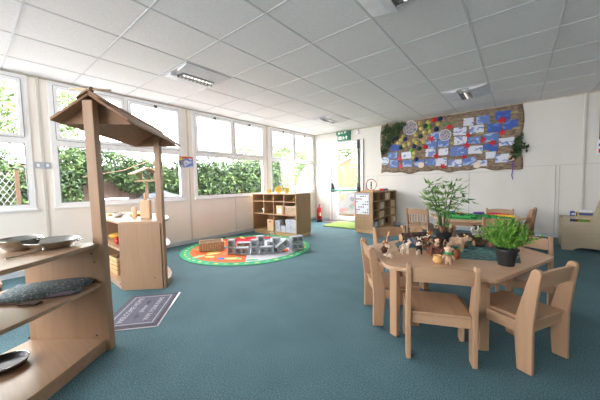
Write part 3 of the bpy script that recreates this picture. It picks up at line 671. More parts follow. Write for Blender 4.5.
# potted bamboo
def pot(mb, c, r0, r1, h): mb.lathe([(r0, 0), (r1, h), (r1+.004, h), (r1+.004, h-.012), (r1, h-.012), (r1, h), (r1-.006, h), (r1-.008, h-.012), (.001, h-.012)], c, 24, cap1=False)
pc_ = (3.915, -3.56, CZ)
o = thing('potted_bamboo', 'tall leafy artificial bamboo in a black pot on the near table', 'plant', pc_)
mb = MB(); pot(mb, pc_, .052, .070, .095); obj('pot', mb, M['black'], o)
stm = MB(); lv = MB(); Rb = random.Random(5)
for k in range(13):
    a = Rb.uniform(0, 2*PI); r_ = Rb.uniform(.01, .045); b0 = Vector(pc_)+Vector((math.cos(a)*r_, math.sin(a)*r_, .09))
    lean = Rb.uniform(.02, .15); hh = Rb.uniform(.28, .44); ang = a+Rb.uniform(-.5, .5)
    pts = []
    for i in range(7):
        u = i/6; pts.append(b0+Vector((math.cos(ang)*lean*u*u, math.sin(ang)*lean*u*u, hh*(u-.12*u*u*lean*4))))
    stm.tube(pts, [.0045-.0025*i/6 for i in range(7)], 6)
    for i in range(2, 7):
        for q in range((0 if i < 3 else 4) if i < 6 else 7):
            aa = Rb.uniform(0, 2*PI); dv = Vector((math.cos(aa), math.sin(aa), Rb.uniform(-.55, .75)))
            p0 = pts[i]+dv.normalized()*Rb.uniform(.0, .05)
            lv.leaf(p0, dv, Rb.uniform(.06, .10), Rb.uniform(.019, .028), Vector((Rb.uniform(-.4, .4), Rb.uniform(-.4, .4), 1)))
for q in range(10):
    aa = Rb.uniform(0, 2*PI); lv.leaf(Vector(pc_)+Vector((0, 0, .13)), (math.cos(aa), math.sin(aa), .3), .09, .02)
obj('stems', stm, M['stem'], o); obj('leaves', lv, M['leaf'], o)
cn = MB()
for k in range(26):
    a = Rb.uniform(0, 2*PI); r_ = Rb.uniform(.0, .085); cn.ball(Vector(pc_)+Vector((math.cos(a)*r_, math.sin(a)*r_, .096+Rb.uniform(0, .024))), (.016, .013, .013), 7, 5)
pmul = obj('cone_mulch', cn, M['cone'], o); pmul['kind'] = 'stuff'
# potted fern
pf = (4.365, -4.09, TZ)
o = thing('potted_fern', 'bright green feathery plant in a small black pot at the table edge', 'plant', pf)
mb = MB(); pot(mb, pf, .042, .060, .105); obj('pot', mb, M['black'], o)
lv = MB()
for k in range(150):
    a = Rb.uniform(0, 2*PI); sp = abs(Rb.gauss(0, .6)); hh = Rb.uniform(.10, .19)*(1-.2*sp)
    b0 = Vector(pf)+Vector((math.cos(a)*.03, math.sin(a)*.03, .10)); end = b0+Vector((math.cos(a)*min(sp, 1.25)*.115, math.sin(a)*min(sp, 1.25)*.115, hh))
    for i in range(9):
        u = (i+1)/9; p = b0.lerp(end, u)-Vector((0, 0, .03*u*u*sp))
        for s_ in range(2):
            dv = (end-b0).normalized()+Vector((Rb.uniform(-1, 1), Rb.uniform(-1, 1), Rb.uniform(-.3, .5)))*.9
            lv.leaf(p, dv, Rb.uniform(.018, .032), .0075)
obj('leaves', lv, M['fern'], o)

# logs, slices
def log(label, a, b_, r, name='wood_log'):
    mb = MB(); a = Vector(a); b_ = Vector(b_); n = 8
    mb.tube([a.lerp(b_, k/n)+Vector((0, 0, R.uniform(-.003, .003))) for k in range(n+1)], [r*R.uniform(.9, 1.08) for _ in range(n+1)], 12)
    o = thing(name, label, 'log', tuple((a+b_)/2-Vector((0, 0, r)))); obj('bark', mb, M['bark'], o, smooth=True)
    dd = (b_-a).normalized()
    obj('cut_end', MB().tube([b_, b_+dd*.002], r*.85, 12), M['slice'], o); obj('cut_end', MB().tube([a-dd*.002, a], r*.85, 12), M['slice'], o)
    return o
log('longest dark log behind the grey donkey on the teal cloth', (3.635, -3.83, CZ+.042), (3.80, -3.66, CZ+.045), .040)
log('short rugged log between the calf and the black bamboo pot', (3.87, -3.83, CZ+.034), (3.93, -3.73, CZ+.034), .032)
log('reddish brown log on the far side of the bamboo pot', (4.0, -3.42, CZ+.03), (4.13, -3.36, CZ+.03), .028)
log('stubby wood chunk below the speckled sheep', (4.15, -3.66, CZ+.026), (4.21, -3.62, CZ+.026), .026)
log('knobbly log lying under the speckled sheep', (4.09, -3.52, CZ+.03), (4.17, -3.44, CZ+.03), .028)
c0_ = None
for i, (x_, y_) in enumerate(((4.06, -3.60), (4.02, -3.52), (4.10, -3.74), (3.97, -3.76), (4.22, -3.50), (4.26, -3.62), (3.72, -3.62), (3.86, -3.93))):
    if c0_ is None:
        m_ = MB(); m_.lathe([(.004, .0), (.016, .003), (.020, .010), (.015, .012), (.019, .018), (.013, .021), (.015, .026), (.008, .030), (.001, .034)], n=9, cap1=False)
        c0_ = obj('pine_cone', m_, M['cone'], world=False); o = c0_
    else: o = c0_.copy(); COL.objects.link(o)
    o.location = (x_, y_, CZ); o.rotation_euler = (0, 0, i); o.scale = (1.3, 1.3, 1.2)
    tag(o, 'brown pine cone lying among the logs on the teal cloth', 'pine cone', 'pine cones on the near table')
sl_ = MB(); Ms = Matrix.Translation((3.66, -3.46, TZ+.054)) @ Matrix.Rotation(math.radians(20), 4, 'Z') @ Matrix.Rotation(math.radians(80), 4, 'X')
sl_.T = Ms; sl_.lathe([(.052, -.012), (.055, 0), (.052, .012)], n=20); tag(obj('wood_slice', sl_, M['slice'], loc=(3.66, -3.46, TZ), smooth=False), 'round sawn slice of wood standing upright behind the longest log', 'wood slice')

# toy animals -----------------------------------------------------------
def skinned(name, verts, edges, mat, parent=None, world=False, sub=1, root=0):
    me = bpy.data.meshes.new(name); me.from_pydata([v_[:3] for v_ in verts], edges, []); me.materials.append(mat)
    o = bpy.data.objects.new(name, me); COL.objects.link(o)
    if parent is not None: o.parent = parent
    md = o.modifiers.new('skin', 'SKIN'); md.use_smooth_shade = True
    for i, v_ in enumerate(verts):
        sv = me.skin_vertices[0].data[i]; sv.radius = (v_[3], v_[3]); sv.use_root = (i == root)
    if sub: s2 = o.modifiers.new('sub', 'SUBSURF'); s2.levels = sub; s2.render_levels = sub
    return o
def quadruped(name, label, cat, loc, rz, L, leg, br, neck, hd, mat, headmat=None, tail=True, ears=True, horns=False, k_=1.22):
    """L body length, leg height, br body radius, neck=(dx,dz), hd=head radius"""
    L, leg, br, hd = L*k_, leg*k_, br*k_, hd*k_; neck = (neck[0]*k_, neck[1]*k_)
    o = thing(name, label, cat, loc, rz, None)
    zb = leg+br*.8; lr = br*.24
    V = [(0, 0, zb, br), (L*.33, 0, zb, br*.95), (-L*.33, 0, zb+.002, br*.95)]
    E_ = [(0, 1), (0, 2)]
    for (x_, pi_) in ((L*.36, 1), (-L*.36, 2)):
        for s_ in (-1, 1):
            k = len(V); V += [(x_, s_*br*.55, leg*.95, lr*1.5), (x_+(-.004 if pi_ == 2 else .003), s_*br*.6, leg*.5, lr), (x_, s_*br*.62, lr*.9, lr*1.05)]
            E_ += [(pi_, k), (k, k+1), (k+1, k+2)]
    k = len(V); nx, nz = neck
    V += [(L*.40+nx*.5, 0, zb+nz*.5, max(hd*.75, br*.5)), (L*.42+nx, 0, zb+nz, hd), (L*.42+nx+hd*1.5, 0, zb+nz-hd*.35, hd*.6)]
    E_ += [(1, k), (k, k+1), (k+1, k+2)]
    skinned('body', V, E_, mat, o)
    hc = Vector((L*.42+nx, 0, zb+nz))
    if ears:
        for s_ in (-1, 1): obj('ear', MB().ball(hc+Vector((-hd*.3, s_*hd*1.0, hd*.75)), (hd*.25, hd*.55, hd*.3), 8, 6), headmat or mat, o, smooth=True, world=False)
    if headmat: obj('head_patch', MB().ball(hc+Vector((hd*.2, 0, .0)), (hd*1.15, hd*1.1, hd*1.08), 12, 8), headmat, o, smooth=True, world=False)
    if horns:
        for s_ in (-1, 1): obj('horn', MB().tube([hc+Vector((0, s_*hd*.4, hd*.7)), hc+Vector((-hd*.3, s_*hd*.6, hd*1.8))], [hd*.2, hd*.05], 6), M['cream'], o, world=False)
    if tail: obj('tail', MB().tube([(-L*.42-br*.4, 0, zb+br*.4), (-L*.42-br*.8, 0, zb-br*.2), (-L*.42-br*.8, 0, zb-br*1.0)], [lr*.5, lr*.4, lr*.6], 6), headmat or mat, o, world=False)
    return o
VX = Vector((.78, .626, 0))   # picture-right on the table
ang_r = math.atan2(.626, .78)
quadruped('toy_pig', 'cream toy pig with a dark brown head at the near edge of the table', 'toy animal', (3.715, -4.27, TZ), ang_r+PI+.2, .075, .024, .024, (.012, -.006), .019, M['pigm'], M['brownfur'])
quadruped('toy_piglet', 'tiny white toy piglet in front of the brown headed pig', 'toy animal', (3.727, -4.348, TZ), ang_r+PI-.3, .028, .010, .011, (.006, .002), .009, M['cream'])
quadruped('toy_goat', 'white toy goat standing between the pig and the cow', 'toy animal', (3.785, -4.20, TZ), ang_r+.1, .045, .042, .014, (.010, .022), .011, M['cream'], horns=True)
quadruped('toy_donkey', 'grey toy donkey with a pale pink muzzle beside the longest log', 'toy animal', (3.74, -3.915, CZ), ang_r, .07, .012, .024, (.022, .006), .017, M['donkey'], M['pinkish'])
quadruped('toy_cow', 'black and white toy cow facing the camera on the teal cloth', 'toy animal', (3.868, -4.135, TZ), -PI/2+.25, .07, .045, .020, (.012, .028), .016, M['cow'], horns=True)
quadruped('toy_calf', 'brown and white toy calf behind the black and white cow', 'toy animal', (3.825, -3.85, CZ), ang_r+.2, .06, .032, .017, (.014, .016), .013, M['calf'])
quadruped('toy_dog', 'light brown toy dog in front of the black bamboo pot', 'toy animal', (4.06, -3.93, CZ), ang_r-.2, .10, .045, .025, (.024, .02), .021, M['tan'])
quadruped('toy_sheep', 'speckled grey and white toy sheep beyond the logs', 'toy animal', (4.13, -3.355, CZ), -1.2, .06, .035, .032, (.018, .03), .020, M['fleece'], M['cow'])
# giraffe with a long leaning neck
o = thing('toy_giraffe', 'small orange patched toy giraffe leaning on the bare end of the table', 'toy animal', (3.557, -3.99, TZ), ang_r)
skinned('body', [(0, 0, .035, .013), (.015, 0, .03, .012), (-.015, 0, .036, .012), (.018, .008, .012, .005), (.018, -.008, .012, .005), (-.016, .008, .014, .005), (-.016, -.008, .014, .005),
                 (.018, .008, .005, .005), (.018, -.008, .005, .005), (-.016, .008, .005, .005), (-.016, -.008, .005, .005), (.022, 0, .065, .008), (.032, 0, .095, .007), (.036, 0, .108, .009), (.020, 0, .112, .006)],
        [(0, 1), (0, 2), (1, 3), (1, 4), (2, 5), (2, 6), (3, 7), (4, 8), (5, 9), (6, 10), (1, 11), (11, 12), (12, 13), (13, 14)], M['giraffe'], o)
for s_ in (-1, 1): obj('ear', MB().ball((.04, s_*.009, .115), (.004, .006, .003), 8, 6), M['giraffe'], o, world=False)
# hen
o = thing('toy_hen', 'orange and white toy hen behind the logs', 'toy animal', (3.80, -3.58, CZ), -1.0)
obj('body', MB().ball((0, 0, .032), (.030, .020, .026)).ball((.020, 0, .066), (.014, .013, .020)).tube([(0, .008, .01), (0, .008, .0)], .004).tube([(0, -.008, .01), (0, -.008, .0)], .004), M['orange'], o, smooth=True, world=False)
obj('tail', MB().ball((-.032, 0, .050), (.014, .006, .020)), M['cream'], o, smooth=True, world=False)
obj('comb', MB().ball((.020, 0, .088), (.010, .003, .006)), M['redfelt'], o, world=False)
# dark gorilla / bear
o = thing('toy_bear', 'largest brown toy bear with a pale face sitting on the table', 'toy animal', (3.975, -4.12, TZ), -PI/2+.35)
skinned('body', [(0, 0, .045, .036), (.008, 0, .078, .030), (.014, 0, .096, .024), (.022, .030, .066, .013), (.040, .034, .034, .011), (.022, -.030, .066, .013), (.040, -.034, .034, .011), (.028, .024, .022, .015), (.052, .030, .012, .011), (.028, -.024, .022, .015), (.052, -.030, .012, .011)],
        [(0, 1), (1, 2), (1, 3), (3, 4), (1, 5), (5, 6), (0, 7), (7, 8), (0, 9), (9, 10)], M['brownfur'], o)
obj('face', MB().ball((.034, 0, .092), (.010, .016, .014)), M['tan'], o, smooth=True, world=False)
for s_ in (-1, 1): obj('ear', MB().ball((.008, s_*.022, .116), (.006, .009, .009), 8, 6), M['brownfur'], o, smooth=True, world=False)
obj('nose', MB().ball((.044, 0, .095), (.003, .005, .004), 8, 6), M['black'], o, world=False)
for s_ in (-1, 1): obj('eye', MB().ball((.041, s_*.008, .103), .002, 6, 5), M['black'], o, world=False)
# rag doll figures
def doll(label, loc, rz, h, top, hat):
    o = thing('toy_figure', label, 'toy figure', loc, rz)
    s_ = h/.12
    skinned('body', [(0, 0, .045*s_, .018*s_), (0, 0, .068*s_, .015*s_), (0, .022*s_, .058*s_, .007*s_), (.008*s_, .034*s_, .040*s_, .006*s_), (0, -.022*s_, .058*s_, .007*s_), (.008*s_, -.034*s_, .040*s_, .006*s_), (0, .01*s_, .022*s_, .009*s_), (.004*s_, .012*s_, .006*s_, .0065*s_), (0, -.01*s_, .022*s_, .009*s_), (.004*s_, -.012*s_, .006*s_, .0065*s_)],
            [(0, 1), (1, 2), (2, 3), (1, 4), (4, 5), (0, 6), (6, 7), (0, 8), (8, 9)], top, o)
    obj('head', MB().ball((.003*s_, 0, .096*s_), (.020*s_, .020*s_, .021*s_)).ball((.024*s_, 0, .092*s_), (.006*s_, .008*s_, .006*s_)), M['pinkish'], o, smooth=True, world=False)
    for q in (-1, 1): obj('eye', MB().ball((.021*s_, q*.008*s_, .101*s_), .002*s_, 6, 5), M['black'], o, world=False)
    for q in (-1, 1): obj('ear', MB().ball((0, q*.020*s_, .102*s_), (.004*s_, .006*s_, .008*s_), 8, 6), M['pinkish'], o, smooth=True, world=False)
    obj('scarf', MB().lathe([(.016*s_, .070*s_), (.021*s_, .074*s_), (.021*s_, .082*s_), (.015*s_, .085*s_)], n=14), hat, o, smooth=True, world=False)
    return o
doll('pale toy pig figure with a green scarf standing in front of the jar and bear', (4.085, -4.30, TZ), -PI/2+.1, .125, M['tan'], M['green'])
doll('smaller pale toy figure with a green scarf behind the brown bear', (3.955, -3.98, CZ), -PI/2+.4, .10, M['tan'], M['green'])
for (x_, y_), r_, h_, mt, nm, lb in (((4.02, -4.28), .030, .05, M['amber'], 'glazed_jar', 'small round amber glazed jar in front of the brown bear'), ((4.10, -4.11), .020, .062, M['terra'], 'terracotta_pot', 'narrow terracotta pot tucked behind the scarfed pig figure'), ((3.92, -4.07), .020, .05, M['terra'], 'terracotta_pot', 'terracotta pot on the cow side of the brown bear')):
    o = thing(nm, lb, 'pot', (x_, y_, TZ)); obj('pot_body', MB().lathe([(r_*.7, 0), (r_*1.0, h_*.3), (r_*1.05, h_*.55), (r_*.8, h_*.85), (r_*.92, h_), (r_*.84, h_), (r_*.7, h_*.85), (r_*.8, h_*.3), (.001, .006)], (x_, y_, TZ), 18, cap1=False), mt, o, smooth=True)
    obj('pot_rim', MB().tube([(x_+r_*.88*math.cos(a), y_+r_*.88*math.sin(a), TZ+h_) for a in [2*PI*k/16 for k in range(17)]], .002, 6), mt, o)
lf = MB(); lf.leaf((4.04, -3.80, CZ+.002), (.8, .4, .1), .075, .03, Vector((0, 0, 1))); lf.leaf((4.045, -3.795, CZ+.004), (.9, -.1, .15), .05, .02, Vector((0, 0, 1)))
lf.tube([(4.03, -3.805, CZ+.002), (4.06, -3.79, CZ+.003)], .0015, 5)
tag(obj('loose_leaf', lf, M['fern'], loc=(4.04, -3.80, CZ)), 'single bright green leaf lying on the teal cloth beside the dog', 'leaf')

# far table clutter
FZ = .4602
gm = MB(); gm.prism([(3.50, -1.62), (3.62, -1.98), (4.05, -1.93), (4.34, -1.58), (4.36, -1.30), (4.15, -1.17), (3.62, -1.2), (3.46, -1.4)], FZ, FZ+.006)
Rf = random.Random(3)
tag(obj('play_felt', gm, M['green'], loc=(3.9, -1.6, FZ)), 'green play felt covering the top of the far table', 'cloth')
spots = [('green', 3.60, -1.55, 'green leafy heap at the bamboo side of the far table'), ('dgreen', 3.74, -1.7, 'dark green leafy heap in the middle front of the far table'), ('green', 3.90, -1.75, 'green leafy heap at the front edge of the far table'), ('green', 4.12, -1.72, 'green leafy heap at the fern side of the far table'),
         ('blue', 3.58, -1.28, 'bright blue toy at the back of the far table'), ('purple', 3.95, -1.25, 'purple toy at the wall edge of the far table'), ('orange', 3.72, -1.48, 'orange toy among the green heaps'), ('purple', 4.16, -1.28, 'violet toy at the wall edge of the far table nearest the edge-on chair')]
for mt, x_, y_, lb in spots:
    hb = MB(); rr = .075 if 'green' in mt else .045
    for k in range(9): hb.ball((x_+Rf.uniform(-rr, rr), y_+Rf.uniform(-rr*.6, rr*.6), FZ+.0065+.018), (.035, .03, .018), 8, 6)
    for k in range(14 if 'green' in mt else 0): hb.leaf((x_+Rf.uniform(-rr, rr), y_+Rf.uniform(-rr, rr)*.6, FZ+.03), (Rf.uniform(-1, 1), Rf.uniform(-1, 1), .4), .05, .025)
    tag(obj('felt_toy', hb, M[mt], smooth=False, loc=(x_, y_, FZ)), lb, 'toy', 'toys on the far table')
for mt, a, b_, lb in (('redfelt', (4.06, -1.32), (4.32, -1.38), 'long red strip along the back of the far table'), ('yellow', (4.1, -1.55), (4.38, -1.52), 'long yellow strip at the fern end of the far table'), ('green', (3.62, -1.84), (3.92, -1.90), 'long green strip along the front of the far table')):
    tag(obj('felt_strip', MB().tube([(a[0], a[1], FZ+.022), ((a[0]+b_[0])/2, (a[1]+b_[1])/2, FZ+.03), (b_[0], b_[1], FZ+.022)], .015, 8), M[mt], loc=(a[0], a[1], FZ)), lb, 'toy', 'toys on the far table')

# ------------------------------------------------------------------ storage cabinet under the windows
c1 = thing('storage_cabinet', 'wide low wooden cubby cabinet under the window with yellow sunflowers on top', 'cabinet', (.755, -2.22, 0))
X0, X1, Y0, Y1, ZB, ZT = .13, 1.305, -2.42, -1.985, .06, .81
T = .02
obj('plinth', MB().bb(X0+.02, X1-.005, Y0+.02, Y1-.01, 0, ZB), M['plinth'], c1, .002)
obj('side_panel', MB().bb(X0, X0+T, Y0, Y1, ZB, ZT), M['cab'], c1, .002); obj('side_panel', MB().bb(X1-T, X1, Y0, Y1, ZB, ZT), M['cab'], c1, .002)
obj('back_panel', MB().bb(X0+T, X1-T, Y1-.008, Y1, ZB, ZT-T), M['cab'], c1)
obj('top_panel', MB().bb(X0+T, X1-T, Y0, Y1, ZT-T, ZT), M['cabx'], c1, .002); obj('bottom_panel', MB().bb(X0+T, X1-T, Y0, Y1-.008, ZB, ZB+T), M['cabx'], c1, .002)
obj('shelf', MB().bb(X0+T, X1-T, Y0+.01, Y1-.008, .645, .66), M['cabx'], c1); obj('shelf', MB().bb(X0+T, X1-T, Y0+.01, Y1-.008, .395, .412), M['cabx'], c1)
cxs = [.49, .765, 1.03]
cols = [(X0+T, .45), (.465, .715), (.73, .99), (1.005, X1-T)]
for xd in (.4575, .7225, .9975):
    obj('divider', MB().bb(xd-.0075, xd+.0075, Y0+.01, Y1-.008, .66, ZT-T), M['cab'], c1); obj('divider', MB().bb(xd-.0075, xd+.0075, Y0+.01, Y1-.008, .412, .645), M['cab'], c1)
obj('divider', MB().bb(.715, .73, Y0+.01, Y1-.008, ZB+T, .395), M['cab'], c1)
def crate(name, label, x0, x1, y0, y1, z0, z1, mat, hole=True, cat='crate'):
    o = thing(name, label, cat, ((x0+x1)/2, (y0+y1)/2, z0)); m_ = MB(); t_ = .008
    m_.bb(x0, x1, y0, y1, z0, z0+t_); m_.bb(x0, x0+t_, y0, y1, z0+t_, z1); m_.bb(x1-t_, x1, y0, y1, z0+t_, z1); m_.bb(x0+t_, x1-t_, y0, y0+t_, z0+t_, z1); m_.bb(x0+t_, x1-t_, y1-t_, y1, z0+t_, z1)
    obj('crate_body', m_, mat, o, .002)
    return o
o = crate('wooden_crate', 'pale wooden crate with a hand hole on the bottom shelf of the window cabinet', .54, .705, -2.41, -2.2, .0805, .30, M['crate']); obj('hand_hole', MB().bb(.59, .655, -2.412, -2.409, .245, .265), M['black'], o)
o = crate('wooden_crate', 'small wooden crate in the middle row of the window cabinet', .80, .96, -2.41, -2.22, .4125, .58, M['crate']); obj('label_card', MB().bb(.84, .925, -2.414, -2.410, .44, .52), M['paper'], o)
o = crate('wicker_box', 'woven wicker box in the end cubby of the middle row', 1.02, 1.28, -2.40, -2.16, .4125, .57, M['wickerl'], cat='basket'); obj('woven_rim', MB().bb(1.017, 1.283, -2.404, -2.395, .56, .578), M['wicker'], o)
tag(obj('white_tub', MB().lathe([(.04, 0), (.048, .10), (.044, .10), (.038, .01), (.001, .01)], (.40, -2.33, .4125), 16, cap1=False), M['white'], smooth=True, loc=(.4, -2.33, .4125)), 'white tub in the middle row of the window cabinet nearest the wall', 'tub')
def brass_animal(x_, y_, z_, lb):
    quadruped('brass_animal', lb, 'ornament', (x_, y_, z_), -.4, .06, .028, .014, (.01, .022), .012, M['gold'], tail=False)
brass_animal(.38, -2.30, .6605, 'small brass animal in the top cubby nearest the window wall'); brass_animal(.60, -2.30, .6605, 'small brass animal in the second top cubby'); brass_animal(1.14, -2.30, .6605, 'small brass animal in the top cubby nearest the door')
k = 0
for (x_, z_, w_, h_) in ((.81, .0805, .13, .12), (.95, .0805, .12, .11), (1.08, .0805, .12, .16), (1.21, .0805, .12, .13), (.80, .202, .12, .09), (1.20, .212, .13, .12), (1.07, .242, .12, .08)):
    o = thing('grey_block', ['pale grey block on the cabinet floor next to the divider', 'pale grey block second along the cabinet floor', 'tall pale grey block third along the cabinet floor', 'pale grey block on the cabinet floor next to the side panel', 'pale grey block stacked highest next to the divider', 'pale grey block stacked next to the side panel', 'thin pale grey block stacked on the tall one'][k], 'block', (x_, -2.33, z_), 0, 'grey blocks in the window cabinet')
    obj('block_body', MB().box((x_, -2.33, z_+h_/2), (w_, .13, h_-.001)), M['gblockb'], o, .004); k += 1
    obj('block_window', MB().bb(x_-w_*.22, x_+w_*.22, -2.397, -2.394, z_+h_*.3, z_+h_*.65), M['gblock'], o)
for (x_, r_, kx, lb) in ((.46, .045, .04, 'smallest yellow sunflower toy on the window cabinet top, nearest the glass'), (.72, .075, .04, 'largest yellow sunflower disc standing on the window cabinet top'), (.94, .055, .04, 'yellow sunflower toy on the window cabinet top nearest the cabinet end')):
    o = thing('sunflower_toy', lb, 'toy', (x_, -2.25, ZT), 0, 'sunflower toys on the window cabinet')
    Mt = Matrix.Translation((x_, -2.25, ZT+r_)) @ Matrix.Rotation(.8, 4, 'Z') @ Matrix.Rotation(PI/2, 4, 'X')
    pt = MB(); pt.T = Mt; pt.prism([(r_*(1 if k_ % 2 else .86)*math.cos(2*PI*k_/24), r_*(1 if k_ % 2 else .86)*math.sin(2*PI*k_/24)) for k_ in range(24)], -.012, .012)
    obj('petals', pt, M['yellow'], o, .003); cc = MB(); cc.T = Mt; cc.lathe([(r_*.45, .012), (r_*.4, .02)], n=16); obj('flower_centre', cc, M['egg'], o)
    obj('stand', MB().box((x_, -2.25, ZT+.006), (.05, .05, .0115)), M['yellow'], o)
tag(obj('wooden_bead', MB().ball((1.12, -2.22, ZT+.012), .012), M['bark'], smooth=True, loc=(1.12, -2.22, ZT)), 'tiny dark bead on the window cabinet top near the door end', 'bead')

# ------------------------------------------------------------------ cubby cabinet by the door
c2 = thing('cubby_cabinet', 'free standing wooden cubby cabinet by the glazed door with a poster on its end', 'cabinet', (2.07, -.67, 0))
X0, X1, Y0, Y1, ZB, ZT = 1.885, 2.265, -1.30, -.05, .07, .80
obj('plinth', MB().bb(X0+.02, X1-.02, Y0+.02, Y1-.01, 0, ZB), M['plinth'], c2, .002)
obj('end_panel', MB().bb(X0, X1, Y0, Y0+T, ZB, ZT), M['cab'], c2, .002); obj('end_panel', MB().bb(X0, X1, Y1-T, Y1, ZB, ZT), M['cab'], c2, .002)
obj('back_panel', MB().bb(X0, X0+.01, Y0+T, Y1-T, ZB, ZT-T), M['cab'], c2)
obj('top_panel', MB().bb(X0, X1, Y0+T, Y1-T, ZT-T, ZT), M['cabx'], c2, .002); obj('bottom_panel', MB().bb(X0+.01, X1, Y0+T, Y1-T, ZB, ZB+T), M['cabx'], c2)
W4 = (Y1-Y0-2*T)/4; HR = (ZT-T-ZB-T)/4
for k in range(1, 4):
    obj('shelf', MB().bb(X0+.01, X1-.002, Y0+T, Y1-T, ZB+T+k*HR-.006, ZB+T+k*HR+.006), M['cabx'], c2)
    obj('divider', MB().bb(X0+.01, X1-.002, Y0+T+k*W4-.006, Y0+T+k*W4+.006, ZB+T, ZT-T), M['cab'], c2)
def cub(c, r_): return (Y0+T+c*W4+.008, Y0+T+(c+1)*W4-.008, ZB+T+(3-r_)*HR+.0065, ZB+T+(4-r_)*HR-.008)
for (c_, r_, nm, lb, mt, hs, card) in ((2, 0, 'wooden_box', 'wooden box with a white card in the top row of the door cabinet', 'crate', .9, 1), (1, 1, 'wooden_box', 'jar box with a tall white card in the second row of the door cabinet', 'crate', .9, 1), (1, 2, 'wooden_box', 'plain wooden box in the third row of the door cabinet', 'crate', .8, 0),
                               (3, 1, 'wooden_box', 'wooden box in the second row nearest the back wall', 'crate', .9, 0), (3, 2, 'wooden_box', 'wooden box in the third row nearest the back wall', 'crate', .9, 0), (1, 3, 'wooden_box', 'wooden box in the bottom row of the door cabinet beside the black bag', 'crate', .85, 1),
                               (3, 3, 'wooden_box', 'wooden box with a card sticking out of the bottom row nearest the wall', 'crate', .92, 1), (0, 3, 'grey_tub', 'grey tub in the bottom row nearest the poster', 'gblockb', .7, 1)):
    y0, y1, z0, z1 = cub(c_, r_); out_ = .03 if (c_, r_) == (3, 3) else -.01
    o = crate(nm, lb, X0+.08, X1+out_, y0+.02, y1-.02, z0, z0+(z1-z0)*hs, M[mt], cat='box')
    if card: obj('label_card', MB().bb(X1+out_, X1+out_+.002, (y0+y1)/2-.03, (y0+y1)/2+.03, z0+.03, z0+.11), M['paper'], o)
y0, y1, z0, z1 = cub(2, 3)
tag(obj('glass_jar', MB().lathe([(.04, 0), (.045, .02), (.045, .10), (.03, .12), (.03, .13)], (X1-.09, (y0+y1)/2+.03, z0), 14), M['gblockb'], smooth=True, loc=(X1-.09, (y0+y1)/2, z0)), 'pale jar in the bottom row of the door cabinet', 'jar')
bg = MB().ball((X1-.02, y0+.055, z0+.085), (.05, .045, .05), 10, 8).tube([(X1, y0+.03, z0+.11), (X1+.02, y0+.055, z0+.165), (X1, y0+.08, z0+.11)], .006); tag(obj('black_bag', bg, M['black'], loc=(X1-.02, y0+.055, z0+.03)), 'small black bag hanging out of the bottom row of the door cabinet', 'bag')
# poster on the end panel
po = thing('alphabet_poster', 'white poster of small coloured pictures on the end of the door cabinet', 'poster', (2.05, Y0, .38))
obj('sheet', MB().bb(1.915, 2.185, Y0-.004, Y0-.001, .37, .775), M['paper'], po)
Rp = random.Random(9)
for i in range(6):
    pm = MB(); mt = ['redfelt', 'blue', 'purple', 'orange', 'navy', 'green'][i]
    for q in range(7):
        xx = 1.935+((q*5+i*3) % 6)*.045; zz = .405+((q*3+i*2) % 7)*.052
        pm.prism([(xx+Rp.uniform(-.003, .003)+.018*math.cos(a)*Rp.uniform(.6, 1), zz+.02*math.sin(a)*Rp.uniform(.4, 1)) for a in [2*PI*k/7 for k in range(7)]], -.0055, -.004, XZ(Y0))
    obj('printed_pictures', pm, M[mt], po)
obj('title_strip', MB().bb(1.925, 2.175, Y0-.006, Y0-.004, .755, .768), M['boxblue'], po)
nt_ = MB()
for q in range(12): nt_.bb(1.93+(q % 4)*.07, 1.955+(q % 4)*.07, Y0-.0022, Y0-.0002, .15+(q//4)*.075, .154+(q//4)*.075)
obj('ventilation_slots', nt_, M['screw'], c2)
# on top
o = thing('bead_maze', 'wooden bead maze with a red ring on the door cabinet top', 'toy', (2.07, -.95, ZT))
obj('tray_base', MB().bb(1.93, 2.2, -1.13, -.78, ZT+.0005, ZT+.022), plain('tray_pine', srgb(222, 176, 108), .5), o, .004)
ring = [(2.07+.13*math.cos(a)*.5, -.93+.13*math.cos(a)*.85, ZT+.135+.115*math.sin(a)) for a in [2*PI*k/28 for k in range(29)]]
obj('red_wire', MB().tube(ring, .007, 8), M['red'], o, smooth=True)
obj('blue_wire', MB().tube([(2.0+.0*a, -1.05+.07*a/10, ZT+.022+.14*math.sin(PI*a/10)) for a in range(11)], .005, 6), M['blue'], o, smooth=True)
for q, (mt, zz) in enumerate((('redfelt', .06), ('lime', .09), ('navy', .12), ('dgreen', .15), ('redfelt', .18))): obj('bead', MB().ball((2.07, -.93, ZT+zz), (.018, .018, .015), 10, 8), M[mt], o, smooth=True)
obj('centre_wire', MB().tube([(2.07, -.93, ZT+.022), (2.07, -.93, ZT+.20)], .003, 6), M['screw'], o)
o = thing('pen_pot', 'dark pen pot with a red pen at the door side of the bead maze', 'pen pot', (1.915, -1.22, ZT))
obj('cup', MB().lathe([(.022, 0), (.026, .07), (.022, .07), (.018, .006), (.001, .006)], (1.93, -1.20, ZT+.0005), 14, cap1=False), M['black'], o, smooth=True)
for (a, b_, mt, lb) in ((-.007, .004, 'black', 'black pen leaning in the dark pen pot'), (.007, .005, 'redfelt', 'red pen leaning in the dark pen pot'), (.0, -.007, 'navy', 'navy pen leaning in the dark pen pot')):
    tag(obj('pen', MB().tube([(1.93+a*.6, -1.20+b_*.6, ZT+.008), (1.93+a*1.9, -1.20+b_*1.9, ZT+.15)], .004, 6), M[mt], smooth=True, loc=(1.93, -1.20, ZT+.008)), lb, 'pen')
tag(obj('small_box', MB().bb(2.12, 2.20, -.62, -.5, ZT+.0005, ZT+.045).bb(2.115, 2.205, -.625, -.6, ZT+.001, ZT+.05, 1), [M['black'], M['redfelt']], loc=(2.16, -.56, ZT)), 'small red and black box beside the bead maze', 'box')
